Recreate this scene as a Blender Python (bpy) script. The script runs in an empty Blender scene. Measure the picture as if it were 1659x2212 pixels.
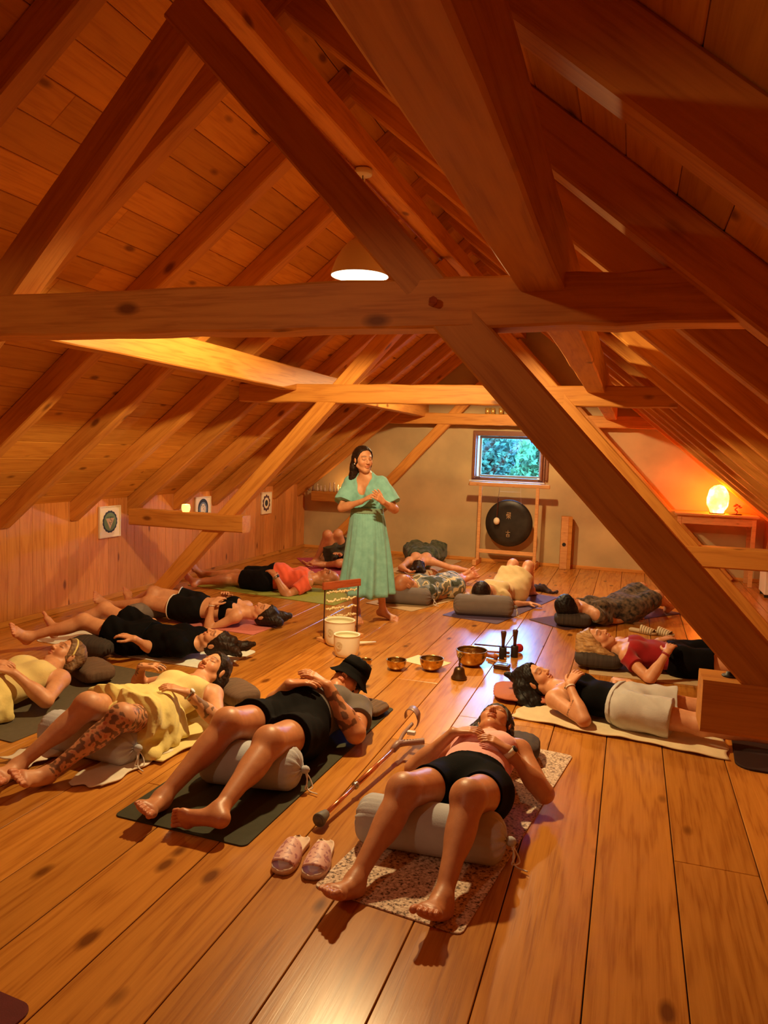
import bpy, bmesh, math, random
import numpy as np
from mathutils import Vector, Matrix
random.seed(7); np.random.seed(7)
sc = bpy.context.scene
C = sc.collection
PI = math.pi
V = Vector
# ---------------------------------------------------------------- camera, world, lights, exposure
cam_d = bpy.data.cameras.new('camera'); cam = bpy.data.objects.new('camera', cam_d); C.objects.link(cam)
cam_d.sensor_fit = 'VERTICAL'; cam_d.sensor_height = 36.0; cam_d.lens = 1631.95 / 2212 * 36
cam_d.clip_start = 0.05; cam_d.clip_end = 200
R = Matrix(((0.9496023, -0.05758598, 0.30812225), (0.31160756, 0.06679379, -0.94786039), (0.03400282, 0.99610363, 0.08137177)))
cam.matrix_world = Matrix.Translation((0, 0, 1.63)) @ R.to_4x4()
sc.camera = cam
sc.view_settings.view_transform = 'Standard'; sc.view_settings.look = 'None'
sc.view_settings.exposure = 0.0; sc.view_settings.gamma = 1.0; sc.view_settings.use_curve_mapping = False
sc.cycles.max_bounces = 6; sc.cycles.diffuse_bounces = 5; sc.cycles.glossy_bounces = 3; sc.cycles.use_adaptive_sampling = True; sc.cycles.adaptive_threshold = 0.03; sc.cycles.sample_clamp_indirect = 6.0

world = bpy.data.worlds.new('evening_sky'); sc.world = world; world.use_nodes = True
wn = world.node_tree.nodes; wl = world.node_tree.links
bg = wn['Background']; bg.inputs['Color'].default_value = (0.12, 0.42, 1.0, 1); bg.inputs['Strength'].default_value = 52.0

def light(name, kind, loc, energy, color, size=0.1, rot=None, **k):
    d = bpy.data.lights.new(name, kind); d.energy = energy; d.color = color
    if kind == 'AREA':
        d.shape = k.get('shape', 'SQUARE'); d.size = size
        if 'size_y' in k: d.size_y = k['size_y']
    else: d.shadow_soft_size = size
    o = bpy.data.objects.new(name, d); C.objects.link(o); o.location = loc
    if rot: o.rotation_euler = rot
    return o
WARM = (1.0, 0.60, 0.30)
LAMP = V((-1.655, 4.45, 2.69))
def bulb(name, loc, e, col):
    o = light(name, 'SPOT', loc, e, col, 0.06); o.data.spot_size = math.radians(172); o.data.spot_blend = 0.12
bulb('pendant_bulb', LAMP + V((0, 0, -0.012)), 400, (1.0, 0.71, 0.32))
LAMP2 = V((-1.655, 8.90, 2.66)); LAMP0 = V((-1.655, 0.20, 2.66))
bulb('pendant_bulb_gong_end', LAMP2 + V((0, 0, -0.012)), 290, (1.0, 0.71, 0.36))
bulb('pendant_bulb_entrance', LAMP0 + V((0, 0, -0.012)), 42, (1.0, 0.60, 0.30))

# ---------------------------------------------------------------- helpers
def tag(o, label=None, cat=None, group=None, kind=None):
    if label: o['label'] = label
    if cat: o['category'] = cat
    if group: o['group'] = group
    if kind: o['kind'] = kind
    return o
def empty(name, loc=(0, 0, 0), rz=0.0, label=None, cat=None, group=None):
    o = bpy.data.objects.new(name, None); C.objects.link(o); o.empty_display_size = 0.05
    o.location = loc; o.rotation_euler = (0, 0, rz); return tag(o, label, cat, group)
def mobj(name, me, mat=None, parent=None, smooth=False):
    if mat is not None:
        for m in (mat if isinstance(mat, (list, tuple)) else [mat]): me.materials.append(m)
    o = bpy.data.objects.new(name, me); C.objects.link(o)
    if parent is not None: o.parent = parent
    if smooth: me.polygons.foreach_set('use_smooth', [True] * len(me.polygons))
    return o
def bmo(name, bm, mat=None, parent=None, smooth=False):
    me = bpy.data.meshes.new(name); bm.normal_update(); bm.to_mesh(me); bm.free()
    return mobj(name, me, mat, parent, smooth)
def auto(o, ang=40):
    m = o.data
    m.polygons.foreach_set('use_smooth', [True] * len(m.polygons))
    bm = bmesh.new(); bm.from_mesh(m)
    for e in bm.edges:
        if len(e.link_faces) == 2 and e.calc_face_angle(0) > math.radians(ang): e.smooth = False
    bm.to_mesh(m); bm.free(); return o
def box(bm, c, s, M=None, mi=0):
    r = bmesh.ops.create_cube(bm, size=1.0)
    T = Matrix.Translation(c) @ Matrix.Diagonal((s[0], s[1], s[2], 1))
    if M is not None: T = M @ T
    bmesh.ops.transform(bm, matrix=T, verts=r['verts'])
    if mi:
        for v in r['verts']:
            for f in v.link_faces: f.material_index = mi
    return r['verts']
def bevel(bm, w=0.004, seg=2):
    bmesh.ops.bevel(bm, geom=list(bm.edges), offset=w, segments=seg, affect='EDGES', profile=0.6, clamp_overlap=True)
def lathe(bm, prof, n=32, M=None, close=True):
    rings = []
    for (r, z) in prof:
        if r < 1e-5: rings.append([bm.verts.new((0, 0, z))])
        else: rings.append([bm.verts.new((r * math.cos(2 * PI * i / n), r * math.sin(2 * PI * i / n), z)) for i in range(n)])
    for a, b in zip(rings, rings[1:]):
        if len(a) == 1 and len(b) == 1: continue
        for i in range(n):
            j = (i + 1) % n
            if len(a) == 1: bm.faces.new((a[0], b[j], b[i]))
            elif len(b) == 1: bm.faces.new((a[i], a[j], b[0]))
            else: bm.faces.new((a[i], a[j], b[j], b[i]))
    vs = [v for r in rings for v in r]
    if M is not None: bmesh.ops.transform(bm, matrix=M, verts=vs)
    return vs
def tube(bm, pts, r, n=8, cap=True):
    pts = [V(p) for p in pts]; rs = r if isinstance(r, (list, tuple)) else [r] * len(pts)
    rings = []; prev = None
    for i, p in enumerate(pts):
        t = (pts[min(i + 1, len(pts) - 1)] - pts[max(i - 1, 0)]).normalized()
        a = prev if prev is not None else (V((0, 0, 1)) if abs(t.z) < 0.9 else V((1, 0, 0)))
        x = (a - t * a.dot(t)).normalized(); y = t.cross(x); prev = x
        rings.append([bm.verts.new(p + rs[i] * (math.cos(2 * PI * k / n) * x + math.sin(2 * PI * k / n) * y)) for k in range(n)])
    for a, b in zip(rings, rings[1:]):
        for i in range(n):
            j = (i + 1) % n; bm.faces.new((a[i], a[j], b[j], b[i]))
    if cap:
        bm.faces.new(list(reversed(rings[0]))); bm.faces.new(rings[-1])
def smoothpath(pts, k=6):
    pts = [V(p) for p in pts]; out = []
    for i in range(len(pts) - 1):
        p0 = pts[max(i - 1, 0)]; p1 = pts[i]; p2 = pts[i + 1]; p3 = pts[min(i + 2, len(pts) - 1)]
        for j in range(k):
            t = j / k
            out.append(0.5 * ((2 * p1) + (p2 - p0) * t + (2 * p0 - 5 * p1 + 4 * p2 - p3) * t * t + (3 * p1 - p0 - 3 * p2 + p3) * t ** 3))
    out.append(pts[-1]); return out

# ---------------------------------------------------------------- materials
def newmat(name):
    m = bpy.data.materials.new(name); m.use_nodes = True
    n = m.node_tree.nodes; l = m.node_tree.links; b = n['Principled BSDF']; return m, n, l, b
def N(n, t, **k):
    x = n.new(t)
    for a, v in k.items(): setattr(x, a, v)
    return x
def ramp(n, stops):
    r = n.new('ShaderNodeValToRGB'); e = r.color_ramp.elements
    e[0].position = stops[0][0]; e[0].color = (*stops[0][1], 1); e[1].position = stops[-1][0]; e[1].color = (*stops[-1][1], 1)
    for p, c in stops[1:-1]:
        x = e.new(p); x.color = (*c, 1)
    return r
def wood(name, light_c, dark_c, rough=0.5, scale=1.0, knots=1.0, attr=False, spec=0.35, bumps=0.25):
    """grain runs along local X; knots are voronoi dots; attr uses a per-plank random offset"""
    m, n, l, b = newmat(name)
    tc = N(n, 'ShaderNodeTexCoord'); add = N(n, 'ShaderNodeVectorMath', operation='ADD')
    l.new(tc.outputs['Object'], add.inputs[0])
    comb = N(n, 'ShaderNodeCombineXYZ')
    if attr:
        at = N(n, 'ShaderNodeAttribute', attribute_name='rnd'); src = at.outputs['Fac']
    else:
        oi = N(n, 'ShaderNodeObjectInfo'); src = oi.outputs['Random']
    mu = N(n, 'ShaderNodeMath', operation='MULTIPLY'); mu.inputs[1].default_value = 37.0
    l.new(src, mu.inputs[0])
    for i in range(3): l.new(mu.outputs[0], comb.inputs[i])
    l.new(comb.outputs[0], add.inputs[1])
    mp = N(n, 'ShaderNodeMapping'); mp.inputs['Scale'].default_value = (0.9 * scale, 9 * scale, 9 * scale)
    l.new(add.outputs[0], mp.inputs[0])
    # distortion field
    nz = N(n, 'ShaderNodeTexNoise'); nz.inputs['Scale'].default_value = 1.1; nz.inputs['Detail'].default_value = 3
    l.new(mp.outputs[0], nz.inputs['Vector'])
    gr = N(n, 'ShaderNodeTexNoise'); gr.inputs['Scale'].default_value = 3.2; gr.inputs['Detail'].default_value = 8; gr.inputs['Roughness'].default_value = 0.65; gr.inputs['Distortion'].default_value = 0.6
    mp2 = N(n, 'ShaderNodeMapping'); mp2.inputs['Scale'].default_value = (1.0 * scale, 34 * scale, 34 * scale)
    l.new(add.outputs[0], mp2.inputs[0]); l.new(mp2.outputs[0], gr.inputs['Vector'])
    # rings as a sine of the noise
    ms = N(n, 'ShaderNodeMath', operation='MULTIPLY'); ms.inputs[1].default_value = 34.0; l.new(nz.outputs['Fac'], ms.inputs[0])
    sn = N(n, 'ShaderNodeMath', operation='SINE'); l.new(ms.outputs[0], sn.inputs[0])
    s2 = N(n, 'ShaderNodeMath', operation='MULTIPLY_ADD'); s2.inputs[1].default_value = 0.20; s2.inputs[2].default_value = 0.5; l.new(sn.outputs[0], s2.inputs[0])
    mx = N(n, 'ShaderNodeMix'); mx.data_type = 'FLOAT'; mx.inputs[0].default_value = 0.55
    l.new(s2.outputs[0], mx.inputs[2]); l.new(gr.outputs['Fac'], mx.inputs[3])
    rp = ramp(n, [(0.28, dark_c), (0.47, tuple(0.35 * a + 0.65 * c for a, c in zip(dark_c, light_c))), (0.72, light_c)])
    l.new(mx.outputs[0], rp.inputs[0])
    # knots
    vo = N(n, 'ShaderNodeTexVoronoi'); vo.inputs['Scale'].default_value = 1.0; vo.inputs['Randomness'].default_value = 1.0
    mp3 = N(n, 'ShaderNodeMapping'); mp3.inputs['Scale'].default_value = (3.0 * scale, 6.5 * scale, 6.5 * scale); l.new(add.outputs[0], mp3.inputs[0]); l.new(mp3.outputs[0], vo.inputs['Vector'])
    kr = ramp(n, [(0.08, (1, 1, 1)), (0.18, (0, 0, 0))]); l.new(vo.outputs['Distance'], kr.inputs[0])
    wn_ = N(n, 'ShaderNodeSeparateColor'); l.new(vo.outputs['Color'], wn_.inputs[0])
    gt = N(n, 'ShaderNodeMath', operation='GREATER_THAN'); gt.inputs[1].default_value = 0.42; l.new(wn_.outputs[0], gt.inputs[0])
    km = N(n, 'ShaderNodeMath', operation='MULTIPLY'); l.new(kr.outputs[0], km.inputs[0]); l.new(gt.outputs[0], km.inputs[1])
    k2 = N(n, 'ShaderNodeMath', operation='MULTIPLY'); k2.inputs[1].default_value = 0.85 * knots; l.new(km.outputs[0], k2.inputs[0])
    cm = N(n, 'ShaderNodeMix'); cm.data_type = 'RGBA'; l.new(k2.outputs[0], cm.inputs[0]); l.new(rp.outputs[0], cm.inputs[6])
    cm.inputs[7].default_value = (dark_c[0] * 0.35, dark_c[1] * 0.28, dark_c[2] * 0.25, 1)
    # per board tint
    hv = N(n, 'ShaderNodeHueSaturation'); l.new(cm.outputs[2], hv.inputs['Color'])
    vr = N(n, 'ShaderNodeMapRange'); vr.inputs['To Min'].default_value = 0.84; vr.inputs['To Max'].default_value = 1.14; l.new(src, vr.inputs[0]); l.new(vr.outputs[0], hv.inputs['Value'])
    l.new(hv.outputs[0], b.inputs['Base Color'])
    b.inputs['Roughness'].default_value = rough; b.inputs['Specular IOR Level'].default_value = spec
    bp = N(n, 'ShaderNodeBump'); bp.inputs['Strength'].default_value = bumps; bp.inputs['Distance'].default_value = 0.004
    l.new(mx.outputs[0], bp.inputs['Height']); l.new(bp.outputs[0], b.inputs['Normal'])
    return m
def plain(name, col, rough=0.6, metal=0.0, noise=0.0, nscale=20, bump=0.0, bscale=60, emit=None, estr=0, spec=0.5, sheen=0.0, col2=None, stretch=None, trans=0.0, sss=0.0):
    m, n, l, b = newmat(name)
    b.inputs['Base Color'].default_value = (*col, 1); b.inputs['Roughness'].default_value = rough; b.inputs['Metallic'].default_value = metal
    b.inputs['Specular IOR Level'].default_value = spec
    tc = N(n, 'ShaderNodeTexCoord'); mp = N(n, 'ShaderNodeMapping'); l.new(tc.outputs['Object'], mp.inputs[0])
    if stretch: mp.inputs['Scale'].default_value = stretch
    nz = N(n, 'ShaderNodeTexNoise'); nz.inputs['Scale'].default_value = nscale; nz.inputs['Detail'].default_value = 5; l.new(mp.outputs[0], nz.inputs['Vector'])
    c2 = col2 if col2 else tuple(c * (1 - noise) for c in col)
    rp = ramp(n, [(0.35, c2), (0.65, col)]); l.new(nz.outputs['Fac'], rp.inputs[0]); l.new(rp.outputs[0], b.inputs['Base Color'])
    if bump:
        n2 = N(n, 'ShaderNodeTexNoise'); n2.inputs['Scale'].default_value = bscale; n2.inputs['Detail'].default_value = 4; l.new(mp.outputs[0], n2.inputs['Vector'])
        bp = N(n, 'ShaderNodeBump'); bp.inputs['Strength'].default_value = bump; bp.inputs['Distance'].default_value = 0.0025; l.new(n2.outputs['Fac'], bp.inputs['Height']); l.new(bp.outputs[0], b.inputs['Normal'])
    if emit: b.inputs['Emission Color'].default_value = (*emit, 1); b.inputs['Emission Strength'].default_value = estr
    if sheen: b.inputs['Sheen Weight'].default_value = sheen
    if trans: b.inputs['Transmission Weight'].default_value = trans
    if sss: b.inputs['Subsurface Weight'].default_value = sss; b.inputs['Subsurface Radius'].default_value = (1, .4, .2); b.inputs['Subsurface Scale'].default_value = 0.02
    return m
M_beam = wood('spruce_beam', (0.68, 0.30, 0.055), (0.42, 0.14, 0.020), rough=0.52, knots=1.0, spec=0.3, scale=0.9)
M_roof = wood('roof_boarding', (0.70, 0.34, 0.055), (0.50, 0.20, 0.028), rough=0.6, attr=True, spec=0.25)
M_wallw = wood('wall_boarding', (0.68, 0.28, 0.070), (0.44, 0.135, 0.026), rough=0.5, attr=True, knots=1.0)
M_floor = wood('larch_floor', (0.60, 0.25, 0.040), (0.29, 0.084, 0.010), rough=0.26, attr=True, knots=1.0, spec=0.48, scale=0.85, bumps=0.10)
M_lightw = wood('pale_pine', (0.74, 0.38, 0.14), (0.52, 0.22, 0.07), rough=0.45, knots=0.5, scale=2.0)
M_redw = wood('reddish_hardwood', (0.42, 0.10, 0.035), (0.22, 0.045, 0.015), rough=0.35, knots=0.2, scale=3)
M_darkw = wood('dark_walnut', (0.085, 0.028, 0.014), (0.03, 0.010, 0.006), rough=0.3, knots=0.0, scale=5)
M_frame = wood('window_frame_wood', (0.26, 0.09, 0.035), (0.14, 0.045, 0.018), rough=0.45, knots=0.0, scale=3)
M_plaster = plain('lime_plaster', (0.62, 0.43, 0.20), rough=0.9, nscale=1.6, col2=(0.46, 0.33, 0.16), bump=0.25, bscale=25)
M_black = plain('black_paint', (0.012, 0.010, 0.010), rough=0.5)
M_white = plain('white_enamel', (0.80, 0.74, 0.66), rough=0.4)
M_brass = plain('beaten_bronze', (0.66, 0.46, 0.17), rough=0.24, metal=1.0, nscale=30, col2=(0.42, 0.26, 0.09), bump=0.25, bscale=90)
M_steel = plain('grey_steel', (0.45, 0.44, 0.42), rough=0.3, metal=1.0)
# ================================================================= THE ROOM
YB, YF = -1.7, 11.35            # back and far walls
XL, XR = -5.06, 1.76
AX = -1.65; SL = 0.82
def zl(x): return 0.891 + SL * (x + 5.0)          # rafter undersides, left slope
def zr(x): return 0.891 + SL * (1.70 - x)
NRM = 1 / math.sqrt(1 + SL * SL)
RD = 0.20                        # vertical depth of a rafter
# floor: long planks, seams measured
seams = [-5.30, -4.94, -4.60, -4.28, -3.95, -3.62, -3.31, -3.02, -2.72, -2.42, -2.12, -1.83, -1.524, -1.214, -0.935, -0.629, -0.355, -0.048, 0.255, 0.575, 0.885, 1.19, 1.50, 1.85]
def planks(name, mat, cells, thick, parent=None, bw=0.0022):
    """cells: list of (4 corner points on the visible face, thickness vector)"""
    bm = bmesh.new(); lay = bm.verts.layers.float.new('rnd')
    for (P4, tv) in cells:
        r = random.random(); top = [bm.verts.new(p) for p in P4]; bot = [bm.verts.new(V(p) + tv) for p in P4]
        for v in top + bot: v[lay] = r
        c = sum((V(p) for p in P4), V()) / 4
        for i in range(4):
            j = (i + 1) % 4; bm.faces.new((top[i], bot[i], bot[j], top[j]))
        bm.faces.new(top); bm.faces.new(list(reversed(bot)))
    bmesh.ops.recalc_face_normals(bm, faces=list(bm.faces))
    bmesh.ops.bevel(bm, geom=list(bm.edges), offset=bw, segments=1, affect='EDGES')
    return bmo(name, bm, mat, parent)
def local_x_to_y(o):
    """store mesh so that its local X runs along world Y (grain direction)"""
    M = Matrix.Rotation(PI / 2, 4, 'Z'); o.data.transform(M.inverted()); o.matrix_world = M; return o
cells = []
butts = {12: [5.1], 13: [4.0, 8.8], 14: [4.52], 15: [4.50, 9.2], 16: [4.49], 17: [6.9], 18: [3.2, 8.0], 10: [3.0, 7.4], 8: [6.0], 6: [4.3, 9], 4: [7.1], 20: [5.5], 19: [8.6], 9: [8.9]}
for i in range(len(seams) - 1):
    g = 0.0022; xs = (seams[i] + g, seams[i + 1] - g); ys = [YB] + butts.get(i, []) + [YF + 0.02]
    for a, b_ in zip(ys, ys[1:]):
        a2 = a + 0.0015; b2 = b_ - 0.0015
        cells.append((((xs[0], a2, 0), (xs[1], a2, 0), (xs[1], b2, 0), (xs[0], b2, 0)), V((0, 0, -0.03))))
fo = local_x_to_y(planks('floor', M_floor, cells, 0.03)); tag(fo, kind='structure')
bm = bmesh.new(); box(bm, ((XL + XR) / 2, (YB + YF) / 2, -0.06), (XR - XL + 0.6, YF - YB + 0.4, 0.05)); tag(bmo('trim_1', bm, M_black), kind='structure')
# knee walls of vertical boards
def kneewall(name, X, zt, sgn):
    cells = []; y = YB
    while y < YF:
        w = 0.135 + random.random() * 0.02; y2 = min(y + w, YF)
        P = [(X, y + 0.001, 0.0), (X, y2 - 0.001, 0.0), (X, y2 - 0.001, zt), (X, y + 0.001, zt)]
        cells.append((P, V((sgn * 0.03, 0, 0)))); y = y2
    o = planks(name, M_wallw, cells, 0.03, bw=0.003)
    M = Matrix.Rotation(-PI / 2, 4, 'Y')   # local X up
    o.data.transform(M.inverted()); o.matrix_world = M; tag(o, kind='structure')
kneewall('wall_left', XL, 1.10, -1); kneewall('wall_right', XR, 1.10, 1)
for nm, X, s in (('baseboard_left', XL + 0.012, 1), ('baseboard_right', XR - 0.012, 1)):
    bm = bmesh.new(); box(bm, (0, 0, 0), (YF - YB, 0.02, 0.05)); bevel(bm, 0.004)
    o = bmo(nm, bm, M_beam); o.location = (X, (YF + YB) / 2, 0.026); o.rotation_euler = (0, 0, PI / 2); tag(o, kind='structure')
# sloping boarded ceilings on top of the rafters
def slope(name, x0, z0, x1, z1):
    L = math.hypot(x1 - x0, z1 - z0); ex = V(((x1 - x0) / L, 0, (z1 - z0) / L)); nn = ex.cross(V((0, 1, 0)))
    if nn.z < 0: nn = -nn
    cells = []; d = 0
    while d < L:
        w = 0.175 + random.random() * 0.03; d2 = min(d + w, L)
        ys = [YB, 1.9 + random.random() * 2, 6.2 + random.random() * 2.2, YF]
        for a, b_ in zip(ys, ys[1:]):
            p = V((x0, 0, z0))
            A = p + ex * (d + 0.0015); B = p + ex * (d2 - 0.0015)
            cells.append(((A + V((0, a, 0)), B + V((0, a, 0)), B + V((0, b_, 0)), A + V((0, b_, 0))), nn * 0.03))
        d = d2
    o = local_x_to_y(planks(name, M_roof, cells, 0.03, bw=0.003)); tag(o, kind='structure')
    bm = bmesh.new(); q = [V((x0, YB - .1, z0)) + nn * 0.05 - ex * .3, V((x1, YB - .1, z1)) + nn * 0.05 + ex * .2, V((x1, YF + .02, z1)) + nn * 0.05 + ex * .2, V((x0, YF + .02, z0)) + nn * 0.05 - ex * .3]
    vs = [bm.verts.new(p) for p in q] + [bm.verts.new(p + nn * 0.03) for p in q]
    bm.faces.new(vs[:4]); bm.faces.new(vs[4:][::-1])
    for i in range(4): bm.faces.new((vs[i], vs[4 + i], vs[4 + (i + 1) % 4], vs[(i + 1) % 4]))
    return o, bm
o, b1 = slope('ceiling_left', XL - 0.05, zl(XL - 0.05) + RD, AX, zl(AX) + RD)
tag(bmo('trim_2', b1, M_black), kind='structure')
o, b1 = slope('ceiling_right', XR + 0.05, zr(XR + 0.05) + RD, AX, zr(AX) + RD)
tag(bmo('trim_3', b1, M_black), kind='structure')
# beams ------------------------------------------------------------------
def beam(name, p, q, up, w, h, label, cat='beam', group=None, mat=None, wob=0.0025, ch=0.008, seg=None):
    """bar from p to q (centres), h along up, w sideways; rough-hewn with chamfered edges; local X = length"""
    p = V(p); q = V(q); L = (q - p).length; ex = (q - p).normalized(); up = V(up); ez = (up - ex * up.dot(ex)).normalized(); ey = ez.cross(ex)
    n = seg or max(2, int(L / 0.35)); bm = bmesh.new(); rings = []
    cs = [(-w / 2 + ch, -h / 2), (w / 2 - ch, -h / 2), (w / 2, -h / 2 + ch), (w / 2, h / 2 - ch), (w / 2 - ch, h / 2), (-w / 2 + ch, h / 2), (-w / 2, h / 2 - ch), (-w / 2, -h / 2 + ch)]
    for i in range(n + 1):
        x = L * i / n; oy = random.uniform(-wob, wob); oz = random.uniform(-wob, wob)
        if i in (0, n): oy = oz = 0
        rings.append([bm.verts.new((x, y + oy + random.uniform(-wob, wob) * .4, z + oz + random.uniform(-wob, wob) * .4)) for (y, z) in cs])
    for a, b_ in zip(rings, rings[1:]):
        for i in range(8):
            j = (i + 1) % 8; bm.faces.new((a[i], b_[i], b_[j], a[j]))
    bm.faces.new(rings[0]); bm.faces.new(list(reversed(rings[-1])))
    bmesh.ops.recalc_face_normals(bm, faces=list(bm.faces))
    o = bmo(name, bm, mat or M_beam)
    Mx = Matrix((ex, ey, ez)).transposed().to_4x4(); Mx.translation = p; o.matrix_world = Mx
    auto(o, 25); return tag(o, label, cat, group)
ords = ['nearest', 'second', 'third', 'fourth', 'fifth', 'sixth', 'seventh', 'eighth', 'ninth', 'tenth', 'eleventh', 'twelfth', 'thirteenth', 'fourteenth', 'fifteenth']
sy = 0.857
ys = [5.035 + sy * k for k in range(-6, 8)]
ys = [y for y in ys if YB + 0.2 < y < YF - 0.05]
for k, y in enumerate(ys):
    yy = y + 0.055; hz = RD * NRM
    for side in ('left', 'right'):
        s = 1 if side == 'left' else -1
        x0, z0 = (XL + 0.015, zl(XL + 0.015)) if side == 'left' else (XR - 0.015, zr(XR - 0.015))
        x1, z1 = AX, zl(AX)
        nn = V((-s * SL * NRM, 0, NRM))
        off = nn * (hz / 2)
        q = V((x1, yy, z1)) + off + V((s * 0.05, 0, SL * 0.05))
        beam('rafter', V((x0, yy, z0)) + off, q, nn, 0.11, hz, '%s rafter from the camera on the %s roof slope, orange-brown spruce' % (ords[k].capitalize(), side), 'rafter', 'rafters of the %s slope' % side)
        # plumb-cut foot drops down the knee wall
beam('ridge_board', (AX, YB, 3.41), (AX, YF, 3.41), (0, 0, 1), 0.13, 0.16, 'Long ridge board running along the roof peak above the pendant lamp', 'beam')
bm = bmesh.new(); tube(bm, [(0, 0, 0), (12.0, 0, 0)], 0.009, 8)
o = bmo('cable_conduit', bm, M_redw); o.location = (AX - 0.045, YB + .1, 3.316); o.rotation_euler = (0, 0, PI / 2); tag(o, 'Thin cable conduit clipped under the ridge board', 'conduit')
# purlins
beam('purlin', (-3.095, YB, 2.27), (-3.095, YF, 2.27), (0, 0, 1), 0.15, 0.215, 'Left lengthwise purlin carried by the tie beams', 'beam', wob=0.003)
beam('purlin', (-0.312, YB, 2.27), (-0.312, YF, 2.27), (0, 0, 1), 0.145, 0.215, 'Right lengthwise purlin, largest beam overhead near the camera', 'beam', wob=0.003)
TR = [(2.60, 'nearest'), (6.59, 'middle'), (11.20, 'far-wall')]
for Y, w_ in TR:
    sfx = {'nearest': 'of the nearest truss', 'middle': 'of the middle truss', 'far-wall': 'against the far plaster wall'}[w_]
    hx = (2.12 - 0.891) / SL
    beam('tie_beam', (-5 + hx - 0.12, Y, 2.135), (1.7 - hx + 0.12, Y, 2.135), (0, 0, 1), 0.14 if w_ != 'far-wall' else 0.12, 0.168, 'Horizontal tie beam ' + sfx, 'beam', wob=0.004, seg=30)
    for s in (1, -1):
        side = 'right' if s == 1 else 'left'
        # centre line of the brace; slope 1.073
        def bx(z): return AX + s * (0.98 - (z - 2.051) / 1.073 + 0.098)
        top = 3.26
        beam('brace', (bx(0.0), Y - (0.005 if s == 1 else -0.005), 0.0), (bx(top), Y - (0.005 if s == 1 else -0.005), top), (s, 0, 1), 0.135 if w_ != 'far-wall' else 0.11, 0.145, 'Diagonal brace rising from the floor on the %s side, %s' % (side, sfx), 'brace')
        e = AX + s * 1.90; o_ = 1.70 if s == 1 else -5.0
        beam('short_tie', (e, Y - 0.01, 0.865), (AX + s * 3.20, Y - 0.01, 0.865), (0, 0, 1), 0.165 if w_ != 'far-wall' else 0.135, 0.165, 'Short horizontal tie between brace and %s rafter foot, %s' % (side, sfx), 'beam', ch=0.012)
# wooden peg on the nearest tie beam, bolt head on the near short tie
bm = bmesh.new(); bmesh.ops.create_cone(bm, segments=6, radius1=0.016, radius2=0.015, depth=0.05, cap_ends=True); bevel(bm, .001, 1)
o = bmo('wooden_peg', bm, M_redw); o.location = (-0.67, 2.515, 2.135); o.rotation_euler = (PI / 2, 0, 0.3); tag(o, 'Six-sided wooden peg end sticking out of the nearest tie beam', 'peg')
bm = bmesh.new(); lathe(bm, [(0.0, 0.004), (0.008, 0.004), (0.009, 0.002), (0.022, 0.002), (0.024, 0.006), (0.021, 0.009), (0.012, 0.009), (0.010, 0.018), (0, 0.018)], 24)
o = bmo('bolt_washer', bm, M_black, smooth=True); o.location = (0.335, 2.60, 0.944); tag(o, 'Round black bolt washer on top of the near short tie', 'bolt')
# far wall with window opening, built of plaster blocks
WX0, WX1, WZ0, WZ1 = -2.26, -1.26, 1.235, 1.955
bm = bmesh.new()
def prism(pts, y0, y1):
    a = [bm.verts.new((x, y0, z)) for x, z in pts]; b_ = [bm.verts.new((x, y1, z)) for x, z in pts]; n = len(pts)
    bm.faces.new(a[::-1]); bm.faces.new(b_)
    for i in range(n): bm.faces.new((a[i], a[(i + 1) % n], b_[(i + 1) % n], b_[i]))
Z0 = -0.03
prism([(XL - .3, Z0), (WX0, Z0), (WX0, 4.2), (AX, 4.2), (XL - .3, 0.9)][:3] + [(WX0, zl(WX0) + .3), (XL - .3, zl(XL - .3) + .3)], YF, YF + 0.3)
prism([(WX1, Z0), (XR + .3, Z0), (XR + .3, zr(XR + .3) + .3), (WX1, zr(WX1) + .3)], YF, YF + 0.3)
prism([(WX0, Z0), (WX1, Z0), (WX1, WZ0), (WX0, WZ0)], YF, YF + 0.3)
prism([(WX0, WZ1), (WX1, WZ1), (WX1, zr(WX1) + .3), (AX, zl(AX) + .3), (WX0, zl(WX0) + .3)], YF, YF + 0.3)
bmesh.ops.remove_doubles(bm, verts=list(bm.verts), dist=1e-4); bmesh.ops.recalc_face_normals(bm, faces=list(bm.faces))
tag(bmo('wall_far', bm, M_plaster), kind='structure')
bm = bmesh.new()
prism([(XL - .3, Z0), (XR + .3, Z0), (XR + .3, zr(XR + .3) + .3), (AX, zl(AX) + .3), (XL - .3, zl(XL - .3) + .3)], YB - 0.1, YB)
bmesh.ops.recalc_face_normals(bm, faces=list(bm.faces)); tag(bmo('wall_back', bm, M_beam), kind='structure')
bm = bmesh.new(); box(bm, (0, 0, 0), (XR - XL, 0.018, 0.045)); bevel(bm, .004); o = bmo('baseboard_far', bm, M_beam); o.location = ((XL + XR) / 2, YF - 0.01, 0.023); tag(o, kind='structure')
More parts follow.
